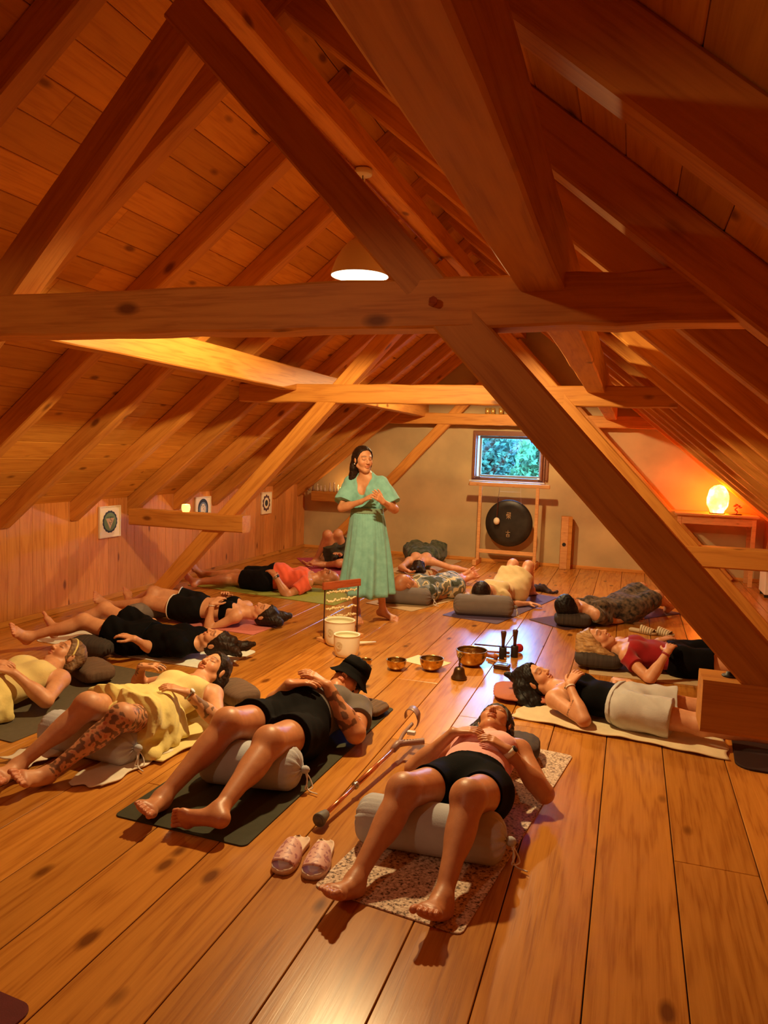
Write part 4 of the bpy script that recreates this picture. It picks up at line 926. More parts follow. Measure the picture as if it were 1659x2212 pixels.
# shell chime on a stand
t = empty('shell_chime', (-2.30, 5.98, .001), math.atan2(.36, .215), 'Wooden framed chime hung with rows of cream shells, beside the teacher', 'chime')
bm = bmesh.new(); box(bm, (0, 0, .475), (.40, .028, .062)); bevel(bm, .004); bmo('top_bar', bm, M_redw, t)
for s in (-1, 1):
    bm = bmesh.new(); tube(bm, [(s * .18, 0, .01), (s * .18, 0, .45)], .006, 8); bmo('rod', bm, M_darkw, t)
    bm = bmesh.new(); box(bm, (s * .18, 0, .014), (.055, .13, .028)); bevel(bm, .003); bmo('base_block', bm, M_lightw, t)
M_shell = plain('cream_shell', (0.82, .68, .40), rough=.5)
for k in range(5):
    z = .415 - k * .072; bm = bmesh.new()
    for i in range(22):
        x = -.155 + i * .31 / 21; s_ = .0085 + random.random() * .004
        bmesh.ops.create_icosphere(bm, subdivisions=1, radius=s_, matrix=Matrix.Translation((x, random.uniform(-.006, .006), z + random.uniform(-.008, .008))) @ Matrix.Rotation(random.random() * 3, 4, 'Y') @ Matrix.Diagonal((1.3, 1, .8, 1)))
    bmo('shell_row', bm, M_shell, t, True)
bm = bmesh.new()
for i in range(22): tube(bm, [(-.155 + i * .31 / 21, 0, .445), (-.155 + i * .31 / 21, 0, .115)], .0008, 4)
bmo('strings', bm, plain('brown_string', (.25, .15, .08)), t)
# crutch -------------------------------------------------------------------
M_cop = plain('copper_tube', (0.72, 0.24, 0.10), rough=.22, metal=.75); M_rub = plain('grey_rubber', (0.14, 0.125, 0.10), rough=.6); M_pl = plain('pinkish_grey_plastic', (0.30, 0.17, 0.15), rough=.4); M_plw = plain('white_plastic', (0.7, 0.75, 0.85), rough=.4)
A = V((-1.185, 2.93, .040)); B = V((-1.095, 3.70, .075)); t = empty('forearm_crutch', A, 0, 'Copper coloured forearm crutch lying on the floor beside the speckled mat', 'crutch')
bm = bmesh.new(); ab = B - A; tube(bm, [V((0, 0, 0)), ab * .42], .0105, 14); bmo('lower_tube', bm, M_cop, t, True)
bm = bmesh.new(); tube(bm, [ab * .40, ab * 1.0], .0125, 14); bmo('upper_tube', bm, M_cop, t, True)
bm = bmesh.new(); tube(bm, [ab * .385, ab * .395, ab * .415, ab * .425], [.013, .017, .017, .013], 14); bmo('adjusting_ring', bm, M_steel, t, True)
bm = bmesh.new(); tube(bm, [-ab.normalized() * .035, -ab.normalized() * .03, -ab.normalized() * .012, ab.normalized() * .03, ab.normalized() * .035], [.029, .031, .028, .019, .014], 20); tube(bm, [-ab.normalized() * .039, -ab.normalized() * .034], [.009, .010], 16); tube(bm, [-ab.normalized() * .038, -ab.normalized() * .036], [.021, .021], 20); bmo('rubber_tip', bm, M_rub, t, True)
hh = ab + V((.005, .03, .01))
bm = bmesh.new(); tube(bm, [ab * .96, hh, hh + V((.03, .018, .004))], [.017, .020, .017], 14); bmo('handle_joint', bm, M_pl, t, True)
bm = bmesh.new(); tube(bm, smoothpath([hh, hh + V((.05, .025, .006)), hh + V((.10, .05, .010)), hh + V((.125, .062, .012))]), .0165, 14)
for k in range(6): bmesh.ops.create_icosphere(bm, subdivisions=1, radius=.003, matrix=Matrix.Translation(hh + V((.03 + k * .014, .012 + k * .007, .024))))
bmo('hand_grip', bm, M_pl, t, True)
bm = bmesh.new(); tube(bm, smoothpath([hh, hh + V((.0, .10, .02)), hh + V((.012, .22, .035))]), .010, 10); bmo('forearm_tube', bm, M_pl, t, True)
bm = bmesh.new(); cr = []
for i in range(15):
    a = -PI * .25 + i / 14 * PI * 1.35; cr.append((.045 * math.cos(a), .055 * math.sin(a)))
for (r0, dz) in ((0, 0),):
    vs = [[bm.verts.new(hh + V((.0 + x, .215 + s * (.035 if 3 < i < 11 else .022) + (i * .006), .055 + y))) for i, (x, y) in enumerate(cr)] for s in (-1, 1)]
    for i in range(14): bm.faces.new((vs[0][i], vs[0][i + 1], vs[1][i + 1], vs[1][i]))
o = bmo('arm_cuff', bm, M_pl, t, True); sm = o.modifiers.new('t', 'SOLIDIFY'); sm.thickness = .004
bm = bmesh.new(); box(bm, hh + V((.035, .13, .02)), (.045, .03, .02)); bevel(bm, .005); bmo('reflector_clip', bm, M_plw, t)
# slides -------------------------------------------------------------------
def slide(c, ang, label, m1, m2, group, L=.265, sc_=1.0, stripe=None, side=1):
    t = empty('slide_sandal', (c[0], c[1], .002), math.radians(ang), label, 'sandal', group)
    def outline(y):   # local -Y = toe
        u = (y / L + .5); w = .036 + .012 * math.sin(min(max((.62 - u) / .62, 0), 1) * PI) + .0
        w *= (1 - max(0, (u - .86) / .14) ** 2 * .55) ** .5 * (1 - max(0, (.16 - u) / .16) ** 2 * .6) ** .5 if True else 1
        if u < .02 or u > .985: w *= .6
        return w * 1.05
    bm = bmesh.new(); n = 26; rows = []
    for i in range(n + 1):
        y = -L / 2 + L * i / n; w = outline(y); x0 = side * .006 * math.sin((i / n) * PI); sec = [(-w, .002), (-w * 1.02, .016), (-w * .98, .026), (-w * .84, .021), (0, .018), (w * .84, .021), (w * .98, .026), (w * 1.02, .016), (w, .002)]
        rows.append([bm.verts.new((x0 + a * sc_, y * sc_, b__ * sc_)) for a, b__ in sec])
    for A_, B_ in zip(rows, rows[1:]):
        for i in range(9): j = (i + 1) % 9; bm.faces.new((A_[i], A_[j], B_[j], B_[i]))
    bm.faces.new(rows[0][::-1]); bm.faces.new(rows[-1]); bmesh.ops.recalc_face_normals(bm, faces=list(bm.faces)); bmo('sole', bm, m1, t, True)
    bm = bmesh.new(); rows = []; m = 12
    for i in range(m + 1):
        y = -L * .34 + L * .42 * i / m; w = outline(y) * 1.03; hgt = .040 + .026 * (i / m) ; x0 = side * .006 * math.sin((y / L + .5) * PI)
        rows.append([bm.verts.new((x0 - w * math.cos(a) * sc_, (y - .018 * math.sin(a) * (1 - i / m)) * sc_, (.010 + hgt * math.sin(a) ** .75) * sc_)) for a in [PI * k / 16 for k in range(17)]])
    for A_, B_ in zip(rows, rows[1:]):
        for i in range(16): bm.faces.new((A_[i], A_[i + 1], B_[i + 1], B_[i]))
    o = bmo('strap', bm, m2, t, True); sm = o.modifiers.new('t', 'SOLIDIFY'); sm.thickness = .0045; sm.offset = -1; return t
m_, n, l, b = newmat('pink_floral_strap'); tc = N(n, 'ShaderNodeTexCoord'); vo = N(n, 'ShaderNodeTexNoise'); vo.inputs['Scale'].default_value = 55; vo.inputs['Detail'].default_value = 1; l.new(tc.outputs['Object'], vo.inputs['Vector'])
rp = ramp(n, [(0.54, (0.80, 0.47, 0.42)), (0.57, (0.48, 0.20, 0.22))]); l.new(vo.outputs['Fac'], rp.inputs[0]); l.new(rp.outputs[0], b.inputs['Base Color']); b.inputs['Roughness'].default_value = .5; M_floral = m_
M_psole = plain('pale_pink_foam', (0.82, 0.60, 0.46), rough=.6, noise=.1)
slide((-1.195, 2.645), 4, 'Pink flower-patterned slide sandal, left one of the pair by the crutch tip', M_psole, M_floral, 'pink slides', side=-1)
slide((-1.085, 2.655), 9, 'Pink flower-patterned slide sandal, right one of the pair by the speckled mat', M_psole, M_floral, 'pink slides')
M_beige = plain('beige_foam', (0.55, 0.42, 0.25), rough=.6); m_, n, l, b = newmat('beige_striped_strap'); tc = N(n, 'ShaderNodeTexCoord'); wv = N(n, 'ShaderNodeTexWave'); wv.bands_direction = 'Y'; wv.inputs['Scale'].default_value = 14; l.new(tc.outputs['Object'], wv.inputs['Vector']); rp = ramp(n, [(0.45, (0.30, 0.22, 0.12)), (0.55, (0.72, 0.60, 0.40))]); l.new(wv.outputs['Fac'], rp.inputs[0]); l.new(rp.outputs[0], b.inputs['Base Color']); M_bstr = m_
slide((0.19, 7.43), 70, 'Beige striped slide sandal, left one beside the blonde woman', M_beige, M_bstr, 'beige slides', side=-1)
slide((0.34, 7.42), 62, 'Beige striped slide sandal, right one beside the blonde woman', M_beige, M_bstr, 'beige slides')
# crumpled black cloth
F = Field(.012)
for p, q, r in (((-1.08, 9.18, .03), (-.93, 9.14, .04), .055), ((-.97, 9.2, .04), (-.86, 9.12, .02), .045), ((-.92, 9.12, .02), (-.80, 9.05, .015), .028), ((-.80, 9.06, .02), (-.76, 9.12, .015), .02), ((-1.1, 9.2, .02), (-1.0, 9.28, .02), .03)): F.cone(p, q, r, r * .7, .03)
P_, F_ = F.build(.012, 26); P_[:, 2] = np.maximum(P_[:, 2], .002); o = npmesh('crumpled_jacket', P_ - A3(-.95, 9.12, 0), F_, cloth('black_fleece', (.035, .016, .014))); o.location = (-.95, 9.12, 0); tag(o, 'Crumpled black jacket lying on the floor right of the cream dress', 'jacket')
# pictures on the left wall --------------------------------------------------
M_pframe = plain('white_frame', (0.82, 0.70, 0.50), rough=.5); M_ppap = plain('picture_paper', (0.86, 0.74, 0.52), rough=.8); M_ink = plain('dark_ink', (0.02, 0.03, 0.04), rough=.7); M_green = plain('green_ink', (0.16, 0.24, 0.10), rough=.7); M_blue = plain('blue_grey_ink', (0.16, 0.22, 0.30), rough=.7); M_sand = plain('sand_ink', (0.70, .50, .26), rough=.7)
def disc(bm, r, z, n=48, petals=0, amp=.0, sx=1.0):
    vs = [bm.verts.new((sx * r * (1 + amp * abs(math.sin(petals * i * PI / n))) * math.cos(2 * PI * i / n), r * (1 + amp * abs(math.sin(petals * i * PI / n))) * math.sin(2 * PI * i / n), z)) for i in range(n)]; bm.faces.new(vs)
def picture(y0, y1, z0, z1, label, kind):
    w, h = y1 - y0, z1 - z0; t = empty('framed_picture', (XL + .014, (y0 + y1) / 2, (z0 + z1) / 2), 0, label, 'picture', 'framed round emblem pictures'); M = Matrix.Rotation(PI / 2, 4, 'Z') @ Matrix.Rotation(PI / 2, 4, 'X'); t.matrix_world = Matrix.Translation(t.location) @ M
    def part(nm, bm, m): return bmo(nm, bm, m, t)
    bm = bmesh.new(); f = .012; box(bm, (0, h / 2 - f / 2, 0), (w, f, .022)); box(bm, (0, -h / 2 + f / 2, 0), (w, f, .022)); box(bm, (-w / 2 + f / 2, 0, 0), (f, h - 2 * f, .022)); box(bm, (w / 2 - f / 2, 0, 0), (f, h - 2 * f, .022)); bevel(bm, .002, 1); part('picture_frame', bm, M_pframe)
    bm = bmesh.new(); box(bm, (0, 0, -.003), (w - .01, h - .01, .008)); part('picture_print', bm, M_ppap)
    R_ = w * .33
    bm = bmesh.new(); disc(bm, R_, .0020, 96, {0: 16, 1: 2, 2: 10}[kind], {0: .06, 1: .16, 2: .22}[kind]); part('emblem_ring', bm, M_ink if kind != 2 else plain('violet_ink', (.10, .04, .05)))
    bm = bmesh.new(); disc(bm, R_ * {0: .86, 1: .80, 2: .78}[kind], .0026); part('emblem_disc', bm, {0: M_green, 1: M_blue, 2: M_ppap}[kind])
    bm = bmesh.new()
    if kind == 0: vs = [bm.verts.new(p) for p in ((-R_ * .62, R_ * .32, .0032), (R_ * .62, R_ * .32, .0032), (0, -R_ * .72, .0032))]; bm.faces.new(vs[::-1])
    elif kind == 1: disc(bm, R_ * .62, .0032, sx=.8)
    else: disc(bm, R_ * .45, .0032)
    part('emblem_centre', bm, {0: M_sand, 1: M_ppap, 2: M_ink}[kind])
    if kind < 2:
        bm = bmesh.new()
        if kind == 0: pts = [[(-.45, .42), (.1, .46), (.45, .40)], [(.1, .44), (.0, .2), (.22, .12), (.18, -.08), (-.05, -.1), (-.12, .0), (-.02, -.2), (.12, -.34)]]
        else: pts = [[(-.25, .25), (.1, .32), (.2, .15), (-.02, .05), (.22, -.02), (.15, -.28), (-.15, -.3), (-.25, -.2)], [(-.5, .45), (.0, .42), (.5, .45)]]
        for q in pts: tube(bm, smoothpath([(a * R_, b__ * R_, .0036) for a, b__ in q], 5), .0022, 5)
        part('emblem_glyph', bm, M_ink)
picture(6.29, 6.62, .645, .968, 'Framed round green emblem with a triangle, first picture on the left board wall', 0)
picture(8.05, 8.40, .660, .978, 'Framed dark petalled emblem behind the short tie of the left wall', 1)
picture(9.79, 10.10, .645, .963, 'Framed emblem with a dark centre, farthest picture on the left board wall', 2)
# glowing candle holders
def tealight(c, r, h, label, es=9):
    t = empty('salt_candle_holder', c, 0, label, 'candle')
    bm = bmesh.new(); lathe(bm, [(0, 0), (r * .75, 0), (r, h * .25), (r * 1.05, h * .6), (r * .9, h), (r * .6, h), (r * .5, h * .6), (0, h * .5)], 18)
    for v in bm.verts: v.co += V((random.uniform(-1, 1), random.uniform(-1, 1), 0)) * r * .05
    bmo('salt_cup', bm, plain('glowing_salt_%d' % int(es * 10), (1, .8, .45), nscale=18, col2=(.9, .45, .15), emit=(1, .52, .13), estr=es * .22), t, True)
    bm = bmesh.new(); bmesh.ops.create_uvsphere(bm, u_segments=8, v_segments=8, radius=.008, matrix=Matrix.Translation((0, 0, h * .8)) @ Matrix.Diagonal((1, 1, 2, 1))); bmo('flame', bm, plain('flame_%d' % int(es * 10), (1, .8, .4), emit=(1, .7, .3), estr=40), t, True)
    light('candle_flame', 'POINT', (c[0], c[1], c[2] + h + .02), es * .16, (1.0, .55, .18), .02)
tealight((-4.22, 6.56, .948), .042, .075, 'Small glowing salt candle holder on the left short tie of the middle truss', 9)
tealight((-4.335, 11.16, .948), .040, .075, 'Small glowing candle holder on the far shelf beam beside the figurines', 12)
# figurines on the far-left short tie
M_fig = plain('pale_glazed_clay', (0.62, .50, .36), rough=.4); M_fig2 = plain('dark_clay', (.25, .13, .08), rough=.5)
for k, (x, h, m, kind) in enumerate(((-4.90, .07, M_fig2, 0), (-4.83, .10, M_fig2, 1), (-4.76, .12, M_fig, 0), (-4.70, .09, M_fig, 2), (-4.63, .10, M_fig, 1), (-4.54, .15, M_fig, 0), (-4.47, .155, M_fig, 2), (-4.41, .12, M_fig, 1))):
    nm = ['tallest-necked', 'cone-bodied', 'round-headed'][kind]
    o_ = ['first', 'second', 'third', 'fourth', 'fifth', 'sixth', 'seventh', 'eighth'][k]
    bm = bmesh.new()
    if kind == 0: lathe(bm, [(0, 0), (.022, 0), (.024, h * .25), (.012, h * .55), (.008, h * .68), (.014, h * .78), (.013, h * .92), (0, h)], 16)
    elif kind == 1: lathe(bm, [(0, 0), (.026, 0), (.018, h * .35), (.009, h * .62), (.007, h * .7), (.013, h * .8), (.010, h * .95), (0, h)], 16)
    else: lathe(bm, [(0, 0), (.016, 0), (.017, h * .5), (.010, h * .62), (.015, h * .76), (.013, h * .93), (0, h)], 16); tube(bm, [(-.02, 0, h * .45), (0, -.008, h * .55), (.02, 0, h * .45)], .005, 6)
    o = bmo('figurine', bm, m, None, True); o.location = (x, 11.15, .948); tag(o, 'Small clay figurine on the far shelf beam, %s from the left' % o_, 'figurine', 'figurines on the far short tie')
for k, x in enumerate((-2.08, -2.00, -1.88)):
    bm = bmesh.new(); lathe(bm, [(0, 0), (.032, 0), (.034, .03), (.036, .085), (.030, .085), (.028, .02), (0, .015)], 18); o = bmo('golden_candle_glass', bm, plain('gold_glass_%d' % k, (.8, .5, .12), rough=.25, metal=.6), None, True); o.location = (x, 11.2, 2.222); tag(o, 'Golden candle glass on the far tie beam, %s of three' % ('leftmost', 'middle', 'rightmost')[k], 'candle glass', 'golden glasses on the far tie beam')
# gong on its stand -----------------------------------------------------------
GY = 11.0; t = empty('gong_stand', (-1.68, GY, .001), 0, 'Pale pine gong stand in front of the far plaster wall', 'stand')
for s, nm in ((-1, 'l'), (1, 'r')):
    bm = bmesh.new(); box(bm, (s * .415, 0, .60), (.045, .045, 1.12)); bevel(bm, .004); bmo('post', bm, M_lightw, t)
    bm = bmesh.new(); vs = box(bm, (s * .425, 0, .04), (.06, .42, .08)); bevel(bm, .012); o = bmo('foot', bm, M_lightw, t)
bm = bmesh.new(); box(bm, (0, 0, 1.185), (1.17, .05, .06)); bevel(bm, .012); bmo('top_rail', bm, M_lightw, t)
bm = bmesh.new(); box(bm, (0, 0, .20), (.80, .03, .055)); bevel(bm, .004); bmo('lower_rail', bm, M_lightw, t)
t = empty('gong', (-1.66, GY - .01, .63), 0, 'Large round dark gong with two small golden characters', 'gong')
Mg = Matrix.Rotation(PI / 2, 4, 'X')
bm = bmesh.new(); lathe(bm, [(0, .012), (.10, .010), (.25, .006), (.325, -.002), (.342, -.018), (.345, -.035), (.338, -.035), (.33, -.02), (.25, -.008), (0, -.004)], 96, Mg); bmesh.ops.recalc_face_normals(bm, faces=list(bm.faces)); bmo('gong_disc', bm, plain('blackened_bronze', (0.040, 0.030, 0.020), rough=.42, metal=.45, nscale=6, col2=(.020, .015, .011), bump=.3, bscale=30), t, True)
bm = bmesh.new()
for sx in (-1, 1): tube(bm, [(sx * .17, 0, .29), (sx * .155, 0, .44), (sx * .15, 0, .55)], .0022, 5)
tube(bm, [(-.155, 0, .46), (.155, 0, .46)], .0022, 5); bmo('hanging_cord', bm, plain('thin_cord', (.65, .55, .45)), t)
M_gold = plain('gold_paint', (0.66, 0.46, 0.24), rough=.4, metal=.3); bm = bmesh.new()
def stroke(a, b__, oz): tube(bm, [(a[0], -.0155, a[1] + oz), (b__[0], -.0155, b__[1] + oz)], .0028, 4)
for q in (((-.03, .045), (.03, .045)), ((0, .045), (0, .0)), ((-.033, .02), (-.005, .02)), ((-.033, .02), (-.033, -.005)), ((-.033, -.005), (.033, -.005)), ((.008, .028), (.033, .028)), ((.02, .045), (.02, -.005)), ((-.02, .045), (-.02, -.005)), ((-.03, .008), (.03, .008)), ((0, -.005), (0, -.05)), ((-.03, -.045), (0, -.012)), ((.03, -.045), (0, -.012)), ((-.03, -.02), (.03, -.02))): stroke(*q, .115)
for q in (((-.032, .02), (.032, .02)), ((0, .05), (0, -.005)), ((-.02, -.008), (.02, -.008)), ((-.02, -.008), (-.02, -.045)), ((.02, -.008), (.02, -.045)), ((-.02, -.045), (.02, -.045)), ((-.02, -.025), (.02, -.025))): stroke(*q, -.15)
bmo('gold_characters', bm, M_gold, t)
t = empty('gong_mallet', (-1.825, GY - .075, .66), 0, 'Gong mallet with a white felt head hanging in front of the gong', 'mallet')
bm = bmesh.new(); tube(bm, [(0, 0, -.02), (.008, .01, .34)], .0075, 8); bmo('mallet_handle', bm, M_darkw, t)
bm = bmesh.new(); bmesh.ops.create_uvsphere(bm, u_segments=24, v_segments=14, radius=.048, matrix=Matrix.Diagonal((.95, .95, 1.1, 1))); bmo('mallet_head', bm, cloth('white_felt', (.78, .66, .46)), t, True)
bm = bmesh.new(); tube(bm, [(.008, .01, .34), (.01, .05, .42), (.012, .07, .50)], .002, 5); bmo('mallet_loop', bm, M_black, t)
# tall wooden box drum / speaker tube
t = empty('wooden_column_box', (-.85, 11.21, .001), .12, 'Tall narrow wooden box with a round hole standing by the plaster wall', 'box')
bm = bmesh.new(); box(bm, (0, 0, .382), (.155, .15, .764)); bevel(bm, .004); bmo('box_body', bm, M_beam, t)
bm = bmesh.new(); box(bm, (-.027, -.079, .382), (.10, .008, .76)); bevel(bm, .003); bmo('front_board', bm, M_lightw, t)
bm = bmesh.new(); lathe(bm, [(0, .0), (.024, 0), (.027, .002), (.027, -.004), (0, -.004)], 24, Matrix.Translation((-.027, -.084, .36)) @ Matrix.Rotation(PI / 2, 4, 'X')); bmo('round_hole', bm, M_black, t)
# side table with salt lamp
t = empty('side_table', (1.10, 11.02, .001), 0, 'Pine side table in the far right corner carrying the salt lamp', 'table')
bm = bmesh.new(); box(bm, (0, 0, .920), (1.02, .50, .028)); bevel(bm, .004); bmo('table_top', bm, M_lightw, t)
bm = bmesh.new(); box(bm, (0, -.21, .85), (.94, .022, .11)); box(bm, (0, .21, .85), (.94, .022, .11)); bmo('apron', bm, M_lightw, t)
for sx in (-1, 1):
    for y_ in (-1, 1): bm = bmesh.new(); box(bm, (sx * .455, y_ * .2, .453), (.05, .05, .905)); bevel(bm, .003); bmo('leg', bm, M_lightw, t)
t = empty('salt_lamp', (1.115, 10.95, .936), 0, 'Glowing yellow salt lamp on the far right side table', 'lamp')
F = Field(.012); F.ell((0, 0, .20), np.eye(3), (.135, .115, .185), .03); F.cone((0, 0, .05), (0, 0, .12), .085, .12, .04); F.cone((-.02, 0, .28), (.015, 0, .31), .08, .06, .04); P_, F_ = F.build(.004, 30); P_[:, 2] = np.maximum(P_[:, 2], .012)
m_, n, l, b = newmat('lit_salt_crystal'); tc = N(n, 'ShaderNodeTexCoord'); nz = N(n, 'ShaderNodeTexNoise'); nz.inputs['Scale'].default_value = 7; nz.inputs['Detail'].default_value = 4; l.new(tc.outputs['Object'], nz.inputs['Vector'])
rp = ramp(n, [(0.30, (0.45, 0.05, 0.003)), (0.50, (1.0, 0.15, 0.010)), (0.66, (1.0, 0.24, 0.035))]); l.new(nz.outputs['Fac'], rp.inputs[0]); l.new(rp.outputs[0], b.inputs['Emission Color']); b.inputs['Emission Strength'].default_value = 48; b.inputs['Base Color'].default_value = (.9, .5, .3, 1); M_salt = m_
npmesh('salt_block', P_, F_, M_salt, t); bm = bmesh.new(); lathe(bm, [(0, 0), (.095, 0), (.098, .014), (0, .016)], 24); bmo('lamp_base', bm, M_darkw, t)
t = empty('bonsai_figurine', (1.34, 10.95, .936), 0, 'Tiny dark bonsai-shaped ornament beside the salt lamp', 'ornament')
bm = bmesh.new(); lathe(bm, [(0, 0), (.08, 0), (.085, .012), (.03, .014), (0, .014)], 20); bmo('ornament_base', bm, M_darkw, t, True)
bm = bmesh.new(); tube(bm, smoothpath([(0, 0, .01), (.02, 0, .04), (-.01, 0, .07), (.02, 0, .10)]), .010, 8)
for p in ((.03, 0, .12), (-.02, 0, .115), (.0, 0, .135), (.05, 0, .10)): bmesh.ops.create_icosphere(bm, subdivisions=1, radius=.025, matrix=Matrix.Translation(p) @ Matrix.Diagonal((1.2, .8, .5, 1)))
bmo('ornament_tree', bm, M_redw, t, True)
t = empty('white_heater', (1.66, 10.25, .001), 0, 'White panel heater standing against the right board wall', 'heater')
bm = bmesh.new(); box(bm, (0, 0, .27), (.10, .42, .46)); bevel(bm, .01); bmo('heater_body', bm, M_white, t)
bm = bmesh.new(); box(bm, (0, -.15, .02), (.08, .03, .04)); box(bm, (0, .15, .02), (.08, .03, .04)); bmo('heater_foot', bm, M_black, t)
